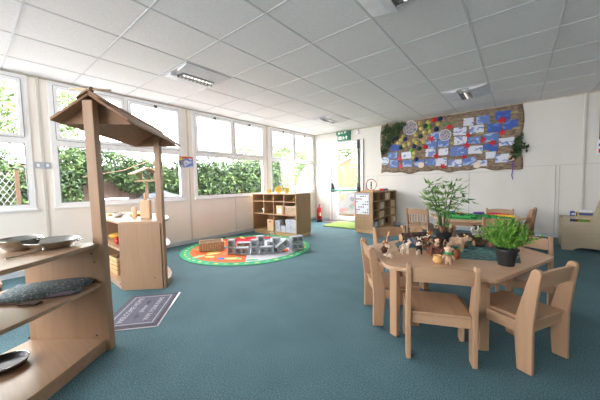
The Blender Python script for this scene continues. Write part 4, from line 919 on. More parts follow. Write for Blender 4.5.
tag(obj('toy_car', MB().bb(2.13, 2.19, -.42, -.30, ZT+.008, ZT+.028).bb(2.14, 2.18, -.39, -.33, ZT+.028, ZT+.045).tube([(2.128, -.40, ZT+.011), (2.192, -.40, ZT+.011)], .01).tube([(2.128, -.32, ZT+.011), (2.192, -.32, ZT+.011)], .01), M['donkey'], loc=(2.16, -.36, ZT)), 'small grey toy car at the wall end of the door cabinet top', 'toy car')

# fire extinguisher
fe = thing('fire_extinguisher', 'red fire extinguisher standing in the corner by the door', 'fire extinguisher', (.42, -.42, 0))
obj('base_ring', MB().lathe([(.072, 0), (.074, .06), (.066, .06)], (.42, -.42, 0), 18), M['black'], fe, smooth=True)
obj('cylinder', MB().lathe([(.066, .061), (.068, .30), (.06, .345), (.03, .375), (.022, .39)], (.42, -.42, 0), 18), M['red'], fe, smooth=True)
obj('label_panel', MB().bb(.455, .487, -.50, -.455, .16, .24), M['cream'], fe)
obj('valve', MB().lathe([(.018, .39), (.018, .43)], (.42, -.42, 0), 12), M['black'], fe); obj('lever', MB().box((.44, -.44, .445), (.11, .02, .012), -.6), M['red'], fe, .002)
obj('hose', MB().tube([(.42, -.44, .42), (.46, -.49, .40), (.48, -.51, .30), (.475, -.505, .15)], .009, 8), M['black'], fe, smooth=True)

# mats by the door
def rrect(x0, x1, y0, y1, r, n=5):
    o = []
    for (cx, cy, a0) in ((x1-r, y1-r, 0), (x0+r, y1-r, PI/2), (x0+r, y0+r, PI), (x1-r, y0+r, 1.5*PI)):
        for k in range(n+1): a = a0+PI/2*k/n; o.append((cx+r*math.cos(a), cy+r*math.sin(a)))
    return o
tag(obj('door_mat', MB().prism(rrect(.52, 1.2, -.50, -.05, .02), .0005, .009), M['doormat'], loc=(.8, -.3, 0)), 'taupe door mat lying at the foot of the glazed door', 'door mat')
tag(obj('grass_mat', MB().prism(rrect(.90, 1.78, -1.04, -.25, .09), .0095, .024), M['grass'], loc=(1.3, -.65, 0)), 'lime green grass mat on the carpet in front of the door', 'mat')

# ------------------------------------------------------------------ round rug, basket and bricks
RC = (1.09, -3.39); RR = .985
rg = MB(); rcol = [plain('rug_green', srgb(62, 170, 120), .9), plain('rug_orange', srgb(226, 106, 52), .9), plain('rug_red', srgb(196, 36, 56), .9), plain('rug_pale', srgb(206, 206, 212), .9), plain('rug_blue', srgb(56, 108, 190), .9), plain('rug_yellow', srgb(232, 214, 120), .9), plain('rug_mint', srgb(150, 200, 150), .9), plain('rug_dark', srgb(40, 70, 60), .9)]
def disc(r, z0, z1, mi, a0=0, a1=2*PI, n=64, r0=0, c=RC, sy=1, rot=0):
    if a1-a0 > 6.28: pts = [(c[0]+r*math.cos(2*PI*k/n), c[1]+r*math.sin(2*PI*k/n)) for k in range(n)]
    else:
        nn = max(4, int(n*(a1-a0)/(2*PI))); pts = [(c[0]+r*math.cos(a0+(a1-a0)*k/nn), c[1]+r*math.sin(a0+(a1-a0)*k/nn)) for k in range(nn+1)]+[c]
    rg.prism(pts, z0, z1, mi=mi)
disc(RR, .0005, .008, 0); disc(RR*.86, .008, .0085, 3)
disc(RR*.86, .0085, .009, 1, math.radians(172), math.radians(318)); disc(RR*.86, .0085, .009, 2, math.radians(105), math.radians(172))
Rr = random.Random(21)
def blob(x_, y_, rx, ry, rot, mi, z=.0095):
    rg.prism([(x_+rx*math.cos(a)*math.cos(rot)-ry*math.sin(a)*math.sin(rot), y_+rx*math.cos(a)*math.sin(rot)+ry*math.sin(a)*math.cos(rot)) for a in [2*PI*k/14 for k in range(14)]], .0088, z, mi=mi)
for k in range(46):
    a = Rr.uniform(0, 2*PI); r_ = RR*.80*math.sqrt(Rr.uniform(.02, 1)); x_, y_ = RC[0]+r_*math.cos(a), RC[1]+r_*math.sin(a)
    blob(x_, y_, Rr.uniform(.03, .11), Rr.uniform(.02, .05), Rr.uniform(0, PI), Rr.choice([1, 2, 4, 5, 6, 0, 4]), .0092+k*.00002)
for k in range(44):
    a = 2*PI*k/44; blob(RC[0]+RR*.93*math.cos(a), RC[1]+RR*.93*math.sin(a), .035, .016, a+PI/2, 6 if k % 2 else 5, .0086)
blob(1.45, -3.95, .12, .06, .6, 6, .0102); blob(1.45, -3.95, .07, .03, .6, 5, .0106); blob(1.0, -3.95, .10, .05, 1.2, 5, .0102)
tag(obj('play_rug', rg, rcol, loc=(RC[0], RC[1], 0)), 'round rug with a green border and bright orange, red and white patterns', 'rug')
# wicker basket
wb = thing('wicker_basket', 'rectangular brown wicker basket standing on the round rug', 'basket', (.76, -3.82, .0115), math.radians(59))
bs = MB(); hx, hy, hh = .165, .115, .125
for (x_, y_, sx, sy) in ((0, hy, 2*hx, .012), (0, -hy, 2*hx, .012), (hx, 0, .012, 2*hy), (-hx, 0, .012, 2*hy)): bs.box((x_, y_, hh/2), (sx*.94, sy*.94, hh-.01))
bs.box((0, 0, .006), (2*hx*.93, 2*hy*.93, .011)); obj('basket_wall', bs, M['wicker'], wb, world=False)
wv = MB()
for lv_ in range(6):
    z_ = .014+lv_*.02
    wv.tube([(hx, hy, z_), (-hx, hy, z_), (-hx, -hy, z_), (hx, -hy, z_), (hx, hy, z_)], .0085, 6)
obj('woven_bands', wv, M['wicker'], wb, smooth=True, world=False)
stk = MB()
for s_ in range(9):
    x_ = -hx+.02+s_*(2*hx-.04)/8
    for y_ in (-hy, hy): stk.tube([(x_, y_+(.009 if y_ > 0 else -.009), .008), (x_, y_+(.009 if y_ > 0 else -.009), hh)], .004, 5)
for s_ in range(6):
    y_ = -hy+.02+s_*(2*hy-.04)/5
    for x_ in (-hx, hx): stk.tube([(x_+(.009 if x_ > 0 else -.009), y_, .008), (x_+(.009 if x_ > 0 else -.009), y_, hh)], .004, 5)
obj('stakes', stk, M['wickerl'], wb, world=False)
obj('rim', MB().tube([(hx, hy, hh), (-hx, hy, hh), (-hx, -hy, hh), (hx, -hy, hh), (hx, hy, hh)], .011, 8), M['wicker'], wb, smooth=True, world=False)
# bricks: local x length .2, z up .1, with two holes along y
def brick_mesh():
    m_ = MB(); a, h, d_ = .10, .10, .05
    # frame with two window holes, built as slabs
    m_.bb(-a, a, -d_, d_, 0, .022).bb(-a, a, -d_, d_, h-.022, h)
    for x0, x1 in ((-a, -a+.025), (-.014, .014), (a-.025, a)): m_.bb(x0, x1, -d_, d_, .022, h-.022)
    m_.bb(-a+.025, a-.025, -.004, .004, .022, h-.022)
    return m_
br0 = obj('foam_brick', brick_mesh(), M['gblock'], bevel=.004, loc=(0, 0, 0))
tag(br0, '', 'toy brick', 'grey bricks on the round rug')
VR = ang_r
Z = .0115
bricks = [((1.22, -3.79), VR, PI/2, 'upright grey brick nearest the wicker basket'), ((1.385, -3.735), VR, 0, 'grey brick lying flat with two round windows, nearest the camera'), ((1.50, -3.60), VR, PI/2, 'upright grey brick with two windows in the middle of the wall'),
          ((1.64, -3.50), VR+.1, 0, 'grey brick lying flat just past the middle upright brick'), ((1.665, -3.33), VR, PI/2, 'upright grey brick past the second flat brick'), ((1.80, -3.30), VR+.3, .62, 'grey brick leaning at a slant against its neighbour'),
          ((1.86, -3.10), VR+.5, 0, 'grey brick lying flat at the door end of the wall'), ((1.70, -2.93), VR-.3, 0, 'grey brick lying flat near the cabinet plinth'), ((1.36, -3.36), VR+.4, PI/2, 'upright grey brick in the back row behind the middle'), ((1.14, -3.50), VR, 0, 'grey brick lying flat in the back row')]
for i, ((x_, y_), rz, ry, lb) in enumerate(bricks):
    o = br0 if i == 0 else br0.copy()
    if i: COL.objects.link(o)
    o.rotation_euler = (0, -ry, rz)
    zz = Z
    if ry == PI/2: zz = Z+.10; off = Vector((.05, 0, 0))
    elif ry: zz = Z+.10*math.sin(ry)+.001; off = Vector((0, 0, 0))
    else: off = Vector((0, 0, 0))
    off = Matrix.Rotation(rz, 3, 'Z') @ off
    o.location = (x_+off.x, y_+off.y, zz); o['label'] = lb
o = br0.copy(); COL.objects.link(o); o.rotation_euler = (0, 0, VR+.6); o.location = (1.84, -3.08, Z+.101); o['label'] = 'grey brick stacked on the flat one at the door end'
o = br0.copy(); COL.objects.link(o); o.rotation_euler = (0, -.25, VR); o.location = (1.40, -3.42, Z+.19); o['label'] = 'grey brick tilted on top of the tallest uprights'
o.location = (1.48, -3.18, Z); o.rotation_euler = (0, 0, VR+.5); o['label'] = 'grey brick lying in the back row on the cabinet side'
tag(obj('wire_loop', MB().tube([(1.27+.045*math.cos(a)*1.0, -3.0+.045*math.cos(a)*.8, .11+.095*math.sin(a)) for a in [2*PI*k/18 for k in range(19)]], .006, 6), M['steel'], smooth=True, loc=(1.27, -3.0, .01)), 'thin silver loop standing on the rug behind the bricks', 'toy')
for (x_, y_, lb) in ((1.16, -3.52, 'small brass figure between the first bricks on the rug'), (1.69, -3.24, 'small brass figure beside the leaning brick')):
    quadruped('brass_animal', lb, 'ornament', (x_, y_, Z), .5, .05, .03, .014, (.01, .025), .012, M['gold'], tail=False)

# ------------------------------------------------------------------ hessian display on the back wall
hs = MB(); nx_, nz_ = 60, 24; Rh = random.Random(4)
vs = []
for j in range(nz_+1):
    for i in range(nx_+1):
        u, v_ = i/nx_, j/nz_
        xl = 1.905+.02*math.sin(v_*7); xr_ = 4.45+.02*math.sin(v_*9+1)
        zb = 1.19+.022*math.sin(u*19)+.015*math.sin(u*43)-.02*u; zt = 2.286
        vs.append((xl+(xr_-xl)*u, -.014-.004*math.sin(u*70+v_*8)*math.sin(v_*11+u*5), zb+(zt-zb)*v_))
k0 = len(vs)
vs += [(x_, -.001, z_) for (x_, y_, z_) in vs[:k0]]
fs = []
W_ = nx_+1
for j in range(nz_):
    for i in range(nx_):
        a = j*W_+i; fs.append((a, a+1, a+W_+1, a+W_)); fs.append((k0+a, k0+a+W_, k0+a+W_+1, k0+a+1))
for i in range(nx_): fs.append((i, k0+i, k0+i+1, i+1)); a = nz_*W_+i; fs.append((a, a+1, k0+a+1, k0+a))
for j in range(nz_): a = j*W_; fs.append((a, a+W_, k0+a+W_, k0+a)); a = j*W_+nx_; fs.append((a, k0+a, k0+a+W_, a+W_))
hs.add(vs, fs); tag(obj('hessian_backing', hs, M['hessian'], smooth=True, loc=(1.9, 0, 1.2)), 'wide brown hessian cloth pinned up as the backing of the wall display', 'wall cloth')
papers = [(2.23,1.75,0.18,0.12,'d'),(2.17,1.575,0.19,0.13,'b'),(2.48,1.56,0.19,0.13,'w'),(2.50,1.38,0.19,0.13,'b'),(2.20,1.39,0.19,0.15,'b'),(2.75,1.37,0.18,0.13,'b'),(2.97,1.38,0.19,0.12,'b'),(3.17,1.37,0.19,0.14,'w'),(2.97,1.57,0.17,0.14,'w'),(3.21,1.57,0.16,0.12,'w'),(3.42,1.33,0.21,0.12,'w'),(3.66,1.35,0.20,0.13,'b'),(2.98,1.75,0.19,0.16,'b'),(3.21,1.74,0.18,0.12,'b'),(3.48,1.56,0.26,0.16,'b'),(3.76,1.56,0.21,0.13,'w'),(3.87,1.30,0.14,0.10,'w'),(4.0,1.44,0.14,0.11,'w'),(3.99,1.58,0.20,0.13,'d'),(4.17,1.37,0.19,0.13,'w'),(4.23,1.66,0.20,0.12,'w'),(4.0,1.76,0.20,0.13,'b'),(3.74,1.74,0.18,0.11,'b'),(3.51,1.76,0.20,0.14,'w'),(3.08,1.91,0.19,0.12,'b'),(3.50,1.94,0.20,0.13,'w'),(3.77,1.94,0.21,0.13,'w'),(4.05,1.93,0.19,0.14,'d'),(4.28,1.95,0.18,0.15,'d'),(4.17,2.13,0.20,0.14,'d'),(3.87,2.10,0.19,0.13,'b'),(3.64,2.10,0.15,0.13,'w')]
rows = [(1.2, 1.47, 'bottom'), (1.47, 1.66, 'second'), (1.66, 1.85, 'third'), (1.85, 2.03, 'fourth'), (2.03, 2.3, 'top')]
srt = {}
for p in papers:
    for ri, (a, b_, nm) in enumerate(rows):
        if a <= p[1] < b_: srt.setdefault(ri, []).append(p)
for ri, ps in srt.items():
    for i, p in enumerate(sorted(ps)):
        x_, z_, w_, h_, t_ = p; w_ *= 1.1; h_ *= 1.16
        ang = Rh.uniform(-.05, .05); cs, sn = math.cos(ang), math.sin(ang)
        pts = []
        for (a, b_) in ((-1, -1), (-.3, -.96), (.4, -1.02), (1, -1), (1.02, 0), (1, 1), (.2, .97), (-1, 1), (-.98, .1)):
            u, v_ = a*w_/2, b_*h_/2; pts.append((u*cs-v_*sn, u*sn+v_*cs))
        dsc = {'w': 'white paper daubed with blue paint', 'b': 'mid blue painted paper', 'd': 'deep blue painted paper'}[t_]
        rown = {'bottom': 'bottom row', 'second': 'second row up', 'third': 'middle row', 'fourth': 'second row down', 'top': 'top row'}[rows[ri][2]]
        m_ = MB().prism(pts, -.003, 0, XZ(0))
        o = obj('painted_paper', m_, M[{'w': 'paperw', 'b': 'paperb', 'd': 'paperd'}[t_]], world=False); o.location = (x_, -.0175, z_)
        tag(o, '%s, %s from the door in the %s' % (dsc, ORD(i), rown), 'painting', 'painted papers on the hessian display')
def star(r, n=5, q=.42): return [((r if k % 2 == 0 else r*q)*math.cos(PI*k/n+PI/2), (r if k % 2 == 0 else r*q)*math.sin(PI*k/n+PI/2)) for k in range(2*n)]
stars = [(2.36,1.33),(2.33,1.50),(2.99,1.85),(3.08,1.49),(3.2,1.28),(3.32,2.05),(3.64,1.85),(3.88,1.73),(4.17,1.83),(4.16,2.05),(4.03,1.66),(3.62,1.66),(3.58,1.44)]
for i, (x_, z_) in enumerate(sorted(stars)):
    sz = Rh.uniform(.06, .08); rt = Rh.uniform(0, 1.2); pts = [(a*math.cos(rt)-b_*math.sin(rt), a*math.sin(rt)+b_*math.cos(rt)) for a, b_ in star(sz)]
    o = obj('paper_starfish', MB().prism(pts, -.012, 0, XZ(0)), M['redfelt'] if i not in (0, 1) else plain('coral_felt', srgb(222, 90, 100), .8), world=False, bevel=.003); o.location = (x_, -.0175, z_)
    hgt = 'low' if z_ < 1.55 else ('high' if z_ > 1.95 else 'halfway up')
    tag(o, '%s red paper starfish counted from the door, %s on the wall display' % (['first', 'second', 'third', 'fourth', 'fifth', 'sixth', 'seventh', 'eighth', 'ninth', 'tenth', 'eleventh', 'twelfth', 'thirteenth'][i], hgt), 'starfish', 'red starfish on the display')
circ = [(2.007, 1.467, .085, 'paperw', 'white round plate painting at the door end of the display'), (2.562, 2.14, .15, 'collage', 'largest round collage of torn scraps near the top of the display'), (3.243, 1.90, .11, 'collage', 'round scrap collage with a pale rim in the middle of the display'), (2.83, 1.89, .065, 'slice', 'small brown woven disc beside the egg box flowers'), (2.79, 1.33, .06, 'cream', 'small pale flower disc low on the display'), (3.79, 1.27, .06, 'cream', 'pale flower disc at the bottom edge of the display'), (4.30, 1.36, .045, 'pinkish', 'pink flower disc at the bottom corner of the display')]
for (x_, z_, r_, mt, lb) in circ:
    o = obj('round_collage', MB().prism([(r_*math.cos(2*PI*k/20)*(1+.04*(k % 2)), r_*math.sin(2*PI*k/20)) for k in range(20)], -.012, 0, XZ(0)), M[mt], world=False); o.location = (x_, -.0165, z_); tag(o, lb, 'collage')
    rm = MB().tube([(r_*.98*math.cos(a), -.012, r_*.98*math.sin(a)) for a in [2*PI*k/20 for k in range(21)]], .006, 5); obj('rim', rm, M['paper'] if mt in ('paperw', 'collage') else M['cream'], o, world=False)
eggs = [(2.46,1.91),(2.65,1.87),(2.79,2.1),(2.93,2.2),(3.04,2.23),(2.65,1.74),(2.65,1.59),(2.69,1.46),(2.85,1.82),(2.37,1.9),(2.15,1.88),(2.77,2.2),(2.95,2.1),(2.27,1.96),(2.85,2.01),(2.97,2.01),(3.08,2.04),(2.31,1.84),(2.55,1.80),(2.75,1.68),(2.88,1.70),(2.68,1.99),(2.60,1.66),(2.44,1.77),(2.42,1.98),(2.70,1.80),(2.88,2.14),(3.12,2.14),(2.36,1.74),(3.15,2.24),(2.78,1.93),(2.63,1.50)]
ecols = ['egg', 'egg', 'navy', 'egg', 'dgreen', 'egg', 'egg', 'lime', 'egg', 'navy', 'egg', 'dgreen', 'egg', 'redfelt', 'egg', 'navy']
cnm = {'egg': 'mustard', 'navy': 'navy', 'dgreen': 'dark green', 'lime': 'lime', 'redfelt': 'red'}
eb = {}
for i, (x_, z_) in enumerate(sorted(eggs, key=lambda p: (round(p[1]*4), p[0]))):
    mt = ecols[i % 16]
    r_ = .045
    m_ = MB(); m_.T = Matrix.Rotation(PI/2, 4, 'X'); m_.lathe([(r_, 0), (r_*1.1, .006), (r_*.75, .03), (r_*.45, .042), (r_*.2, .043)], n=8)
    o = obj('egg_box_cup', m_, M[mt], world=False); o.location = (x_, -.0165, z_)
    band = ('lowest', 'low', 'central', 'upper', 'topmost')[max(0, min(4, int((z_-1.4)/.17)))]
    eb.setdefault((mt, band), []).append(o)
for (mt, band), os_ in eb.items():
    for k, o in enumerate(sorted(os_, key=lambda q: q.location.x)):
        tag(o, '%s egg box cup, %s from the door in the %s part of the display' % (cnm[mt], ORD(k), band), 'egg box cup', 'egg box flowers on the display')
def foliage_bunch(label, pts_, n, size, loc):
    lv_ = MB(); sm = MB()
    for (a, b_) in pts_:
        a = Vector(a); b_ = Vector(b_); mid = (a+b_)/2+Vector((0, -.03, 0)); sm.tube([a, mid, b_], .005, 5)
        for k in range(n):
            p = a.lerp(b_, R.random()); p.y -= R.uniform(.012, .05)
            lv_.leaf(p, (R.uniform(-1, 1), R.uniform(-.35, -.02), R.uniform(-1, 1)), R.uniform(.6, 1.2)*size, size*.5, Vector((R.uniform(-.4, .4), -1, R.uniform(-.4, .4))))
    o = thing('foliage_bunch', label, 'foliage', loc); obj('stems', sm, M['bark'], o); obj('leaves', lv_, M['ivy'], o)
foliage_bunch('dark ivy garland at the upper door end of the wall display', [((1.96, -.03, 1.62), (2.05, -.03, 2.24)), ((2.02, -.03, 1.80), (2.4, -.03, 2.16)), ((2.1, -.03, 2.0), (2.3, -.03, 2.25)), ((1.98, -.03, 2.1), (2.45, -.03, 2.24)), ((2.0, -.03, 1.7), (2.25, -.03, 2.0))], 75, .085, (2.0, -.02, 1.6))
foliage_bunch('dark leafy sprig sticking out of the right edge of the wall display', [((4.32, -.03, 1.36), (4.46, -.03, 1.60)), ((4.34, -.03, 1.52), (4.52, -.05, 1.50)), ((4.35, -.03, 1.45), (4.42, -.04, 1.74))], 30, .085, (4.35, -.02, 1.4))
tag(obj('hanging_ribbon', MB().tube([(4.32, -.03, 1.30), (4.33, -.035, 1.18), (4.315, -.03, 1.06), (4.33, -.03, .98)], [.008, .007, .009, .006], 6), M['purple'], loc=(4.32, -.03, 1.0)), 'purple ribbon hanging down from the wall display', 'ribbon')
grn = MB()
for k in range(10): grn.ball((3.2+k*.022, -.022, 2.12+.01*math.sin(k)), (.016, .008, .012), 7, 5)
tag(obj('green_garland', grn, M['green'], loc=(3.2, -.03, 2.1)), 'short green paper strip above the middle of the wall display', 'paper strip')
for i, (x_, z_, lb) in enumerate(((3.83, 1.84, 'pale green fish shape in the middle of the deep blue papers'), (4.33, 2.14, 'pale green shell at the top far corner of the display'), (3.36, 1.71, 'yellow shell between two blue papers of the middle row'), (3.92, 1.50, 'pale green shell near the low white papers'), (4.36, 1.86, 'pale shell at the far edge of the display'))):
    o = obj('paper_shell', MB().prism([(.06*math.cos(a), .04*math.sin(a)) for a in [PI*k/8 for k in range(9)]], -.012, 0, XZ(0)), noise_mat('shell_paint', [(.3, srgb(150, 150, 90)), (.7, srgb(176, 170, 120))], 20, rough=.8), world=False); o.location = (x_, -.0175, z_); tag(o, lb, 'paper shell')

# ------------------------------------------------------------------ toy bin at the far side
tb = thing('book_bin', 'pale wooden toy bin with a slot handle and arched base by the back wall', 'toy bin', (5.25, -.85, 0))
fp = MB()
prof = [(4.895, 0), (4.895, .42), (4.91, .455), (4.945, .47), (5.6, .47), (5.6, 0), (5.32, 0), (5.29, .03), (5.20, .045), (5.10, .045), (5.04, .03), (5.01, 0)]
# panel with slot: build from strips around the slot
s0, s1, sz0, sz1 = 4.97, 5.16, .395, .43
lp = [(4.895, 0), (5.01, 0), (5.04, .03), (5.10, .045), (5.20, .045), (5.29, .03), (5.32, 0), (5.6, 0), (5.6, sz0), (4.895, sz0)]
fp.prism(lp, 0, .018, XZ(-1.0)); fp.bb(4.895, s0, -1.0, -.982, sz0, sz1); fp.bb(s1, 5.6, -1.0, -.982, sz0, sz1)
fp.prism([(4.895, sz1), (4.90, .45), (4.915, .464), (4.945, .47), (5.6, .47), (5.6, sz1)], 0, .018, XZ(-1.0))
obj('front_panel', fp, M['oldwood'], tb)
obj('back_panel', MB().bb(4.895, 5.6, -.62, -.602, 0, .44), M['oldwood'], tb, .002); obj('side_panel', MB().bb(4.897, 4.915, -.98, -.622, .03, .43), M['oldwood'], tb)
obj('bin_base', MB().bb(4.916, 5.55, -.98, -.622, .05, .065), M['oldwood'], tb)
obj('high_side', MB().prism([(5.175, .471), (5.20, .56), (5.235, .70), (5.245, .77), (5.235, .81), (5.25, .83), (5.6, .83), (5.6, .471)], -.022, -.002, XZ(-1.0)), M['oldwood'], tb, .002)
o = thing('game_box', 'yellow game box with a blue end standing in the pale wooden bin', 'box', (5.12, -.8, .0655))
obj('box_body', MB().bb(5.05, 5.24, -.86, -.78, .0655, .51), M['boxyel'], o, .002); obj('printed_panel', MB().bb(5.07, 5.23, -.862, -.86, .47, .505), M['boxblue'], o); obj('white_card', MB().bb(5.08, 5.2, -.84, -.80, .5105, .54), M['paper'], o)
tag(obj('blue_book', MB().bb(4.99, 5.03, -.90, -.78, .0655, .52).bb(4.995, 5.025, -.902, -.9, .44, .46, 1).bb(4.995, 5.025, -.902, -.9, .48, .50, 1), [M['boxblue'], M['paper']], loc=(5.0, -.84, .0655)), 'dark blue and white book standing beside the yellow game box', 'book')
tag(obj('green_book', MB().bb(5.08, 5.15, -.93, -.88, .0655, .425), M['lime'], loc=(5.1, -.9, .0655)), 'green book glimpsed through the slot of the wooden bin', 'book')

# ------------------------------------------------------------------ outside
struct('ground', MB().bb(-30, -.13, -20, 20, -.25, -.15).bb(-.13, 20, .13, 20, -.25, -.15).bb(-.13, 20, -20, -9.11, -.25, -.15).bb(7.31, 20, -9.11, .13, -.25, -.15), M['paving'])
Ro = random.Random(11)
fnc = thing('board_fence', 'weathered brown board fence seen through the windows behind the stall', 'fence', (-2.8, -4.2, -.15))
fb = MB()
for k in range(44): y_ = -9+k*.20; fb.box((-2.8+Ro.uniform(-.01, .01), y_, .66+Ro.uniform(-.02, .02)), (.02, .21, 1.62))
obj('boards', fb, M['fence'], fnc); obj('rail', MB().bb(-2.78, -2.74, -9, -.3, .3, .38).bb(-2.78, -2.74, -9, -.3, 1.15, 1.23), M['fence'], fnc)
def shrub(name, label, cat, blobs, n, size, mat, trunk=None, group=None):
    """blobs: (x,y,z, rx,ry,rz)"""
    c = blobs[0]; o = thing(name, label, cat, (c[0], c[1], -.15), 0, group)
    lv_ = MB(); tot = sum(b_[3]*b_[4]*b_[5] for b_ in blobs)
    for (x_, y_, z_, rx, ry, rz) in blobs:
        k = int(n*rx*ry*rz/tot)
        for _ in range(k):
            d_ = Vector((Ro.gauss(0, 1), Ro.gauss(0, 1), Ro.gauss(0, 1))).normalized()*Ro.uniform(.6, 1.05)
            p = Vector((x_+d_.x*rx, y_+d_.y*ry, z_+d_.z*rz))
            s_ = size*Ro.uniform(.6, 1.3)
            lv_.leaf(p, (Ro.uniform(-1, 1), Ro.uniform(-1, 1), Ro.uniform(-1, .4)), s_, s_*.5)
    obj('leaves', lv_, mat, o)
    if trunk:
        x_, y_, z_, r_ = trunk; st_ = MB()
        st_.tube([(x_, y_, -.15), (x_+.05, y_+.05, z_*.5), (x_, y_, z_)], [r_, r_*.8, r_*.5], 8)
        for _ in range(6): q = Vector((Ro.uniform(-1, 1), Ro.uniform(-1, 1), 1)); st_.tube([(x_, y_, z_*.6), Vector((x_, y_, z_*.6))+q*.6], [r_*.4, r_*.12], 6)
        obj('trunk', st_, M['bark'], o)
    return o
hg = 'hedge shrubs outside the windows'
shrub('garden_shrub', 'dense green hedge filling the window behind the window cabinet', 'shrub', [(-2.3, -.1, .7, .5, .75, 1.08), (-2.2, -.75, .75, .45, .6, 1.03), (-2.3, .45, .7, .4, .5, 1.08)], 13000, .11, M['hedge'], group=hg)
shrub('garden_shrub', 'dense green hedge outside the window above the round rug', 'shrub', [(-2.2, -1.7, .72, .5, .7, 1.05), (-2.3, -2.4, .78, .45, .6, 1.0), (-2.2, -1.2, .6, .4, .5, .95)], 13000, .11, M['hedge'], group=hg)
shrub('garden_shrub', 'hedge in the corner window beside the white hoop cover', 'shrub', [(-2.7, 1.0, .75, .4, .7, 1.15)], 7500, .11, M['hedge'], group=hg)
shrub('garden_shrub', 'ochre tinted bush beside the white hoop cover', 'shrub', [(-2.2, 1.45, .65, .3, .3, .85)], 2600, .08, M['ochreleaf'], group=hg)
shrub('garden_shrub', 'loose leafy bush behind the bird table', 'shrub', [(-2.5, -3.4, 1.25, .3, .7, .42), (-2.5, -4.2, 1.5, .3, .6, .33), (-2.4, -2.95, .6, .3, .3, .7)], 6000, .09, M['hedge'], group=hg)
shrub('garden_shrub', 'dark leafy bush against the fence beside the near roof post', 'shrub', [(-2.3, -5.05, .85, .35, .36, .75), (-2.4, -4.85, 1.45, .3, .55, .40)], 6500, .09, M['hedge'], group=hg)
shrub('garden_shrub', 'dark bush behind the chicken wire in the leftmost window', 'shrub', [(-2.2, -5.95, .9, .4, .6, .85), (-2.3, -6.6, .9, .4, .6, .9)], 8000, .09, M['hedge'], group=hg)
tg = 'garden trees beyond the fence'
shrub('garden_tree', 'pale leafed tree through the upper light behind the stall roof', 'tree', [(-5, -4.9, 3.0, 1.0, 1.1, 1.0)], 1500, .16, M['treeleaf'], (-5, -4.9, 2.6, .10), tg)
shrub('garden_tree', 'thin branched tree in the leftmost upper window', 'tree', [(-5, -6.3, 2.9, 1.0, 1.0, 1.1)], 1300, .16, M['treeleaf'], (-5, -6.3, 2.6, .10), tg)
shrub('garden_tree', 'bushy tree through the corner window upper lights', 'tree', [(-6, 5.6, 2.1, 1.0, 2.0, 1.2), (-6, 4.0, 1.7, .8, .8, .9)], 6500, .16, M['treeleaf'], (-6, 5.6, 1.6, .10), tg)
shrub('garden_tree', 'round tree seen through the top of the glazed door', 'tree', [(-2.4, 6.2, 2.55, 1.1, .9, .75)], 4200, .16, M['treeleaf'], (-2.4, 6.2, 2.2, .10), tg)
shrub('garden_tree', 'spindly tree through the upper light above the round rug', 'tree', [(-6, 2.5, 2.3, .7, .9, .7)], 1100, .15, M['treeleaf'], (-6, 2.5, 2.0, .08), tg)
# bird table
bt = thing('bird_table', 'small wooden bird table with a pitched roof outside the window', 'bird table', (-1.5, -3.80, -.15))
obj('pole', MB().bb(-1.52, -1.48, -3.82, -3.78, -.15, 1.10), M['timber'], bt); obj('tray', MB().bb(-1.66, -1.34, -3.97, -3.63, 1.10, 1.13), M['timber'], bt)
for a in (-1.62, -1.40):
    for b_ in (-3.92, -3.70): obj('upright', MB().bb(a, a+.02, b_, b_+.02, 1.13, 1.27), M['timber'], bt)
rf = MB().prism([(-4.08, 1.24), (-3.80, 1.36), (-3.52, 1.24), (-3.52, 1.26), (-3.80, 1.385), (-4.08, 1.26)], -.17, .17, YZ(-1.5)); obj('roof', rf, M['timber'], bt)
# tarpaulin mound
tp = MB(); n1_, n2_ = 24, 12; vs = []
for i in range(n1_+1):
    for j in range(n2_+1):
        u, v_ = i/n1_*2-1, j/n2_*2-1; h = .55*max(0, 1-u*u)**.7*max(0, 1-v_*v_)**.5+.05*math.sin(u*14)*math.cos(v_*7)*(1-abs(u))
        vs.append((-1.7+v_*.5, -3.45+u*.85, .32+h))
k0 = len(vs); vs += [(x_, y_, -.15) for (x_, y_, z_) in vs[:k0]]; W_ = n2_+1
fs = [(i*W_+j, (i+1)*W_+j, (i+1)*W_+j+1, i*W_+j+1) for i in range(n1_) for j in range(n2_)]
for i in range(n1_): fs += [(i*W_, k0+i*W_, k0+(i+1)*W_, (i+1)*W_), (i*W_+n2_, (i+1)*W_+n2_, k0+(i+1)*W_+n2_, k0+i*W_+n2_)]
for j in range(n2_): fs += [(j, j+1, k0+j+1, k0+j), (n1_*W_+j, k0+n1_*W_+j, k0+n1_*W_+j+1, n1_*W_+j+1)]
tp.add(vs, fs); tag(obj('tarpaulin_mound', tp, M['tarp'], smooth=True, loc=(-1.7, -3.45, -.15)), 'blue grey tarpaulin draped over a heap below the bird table', 'tarpaulin')
tag(obj('washing_line', MB().tube([(-1.2, -4.9, 1.18), (-1.5, -4.2, 1.32), (-1.9, -3.55, 1.56)], .008, 6).tube([(-1.9, -3.55, 1.56), (-2.6, -2.3, 1.9)], .008, 6), M['timber'], loc=(-1.2, -4.9, -.15)), 'slanting washing line crossing the garden behind the stall', 'line')
tag(obj('low_white_planter', MB().bb(-1.5, -1.3, -4.65, -4.2, -.15, .80), M['gblockb'], bevel=.01, loc=(-1.4, -4.4, -.15)), 'pale planter box outside, just past the near roof post', 'planter')
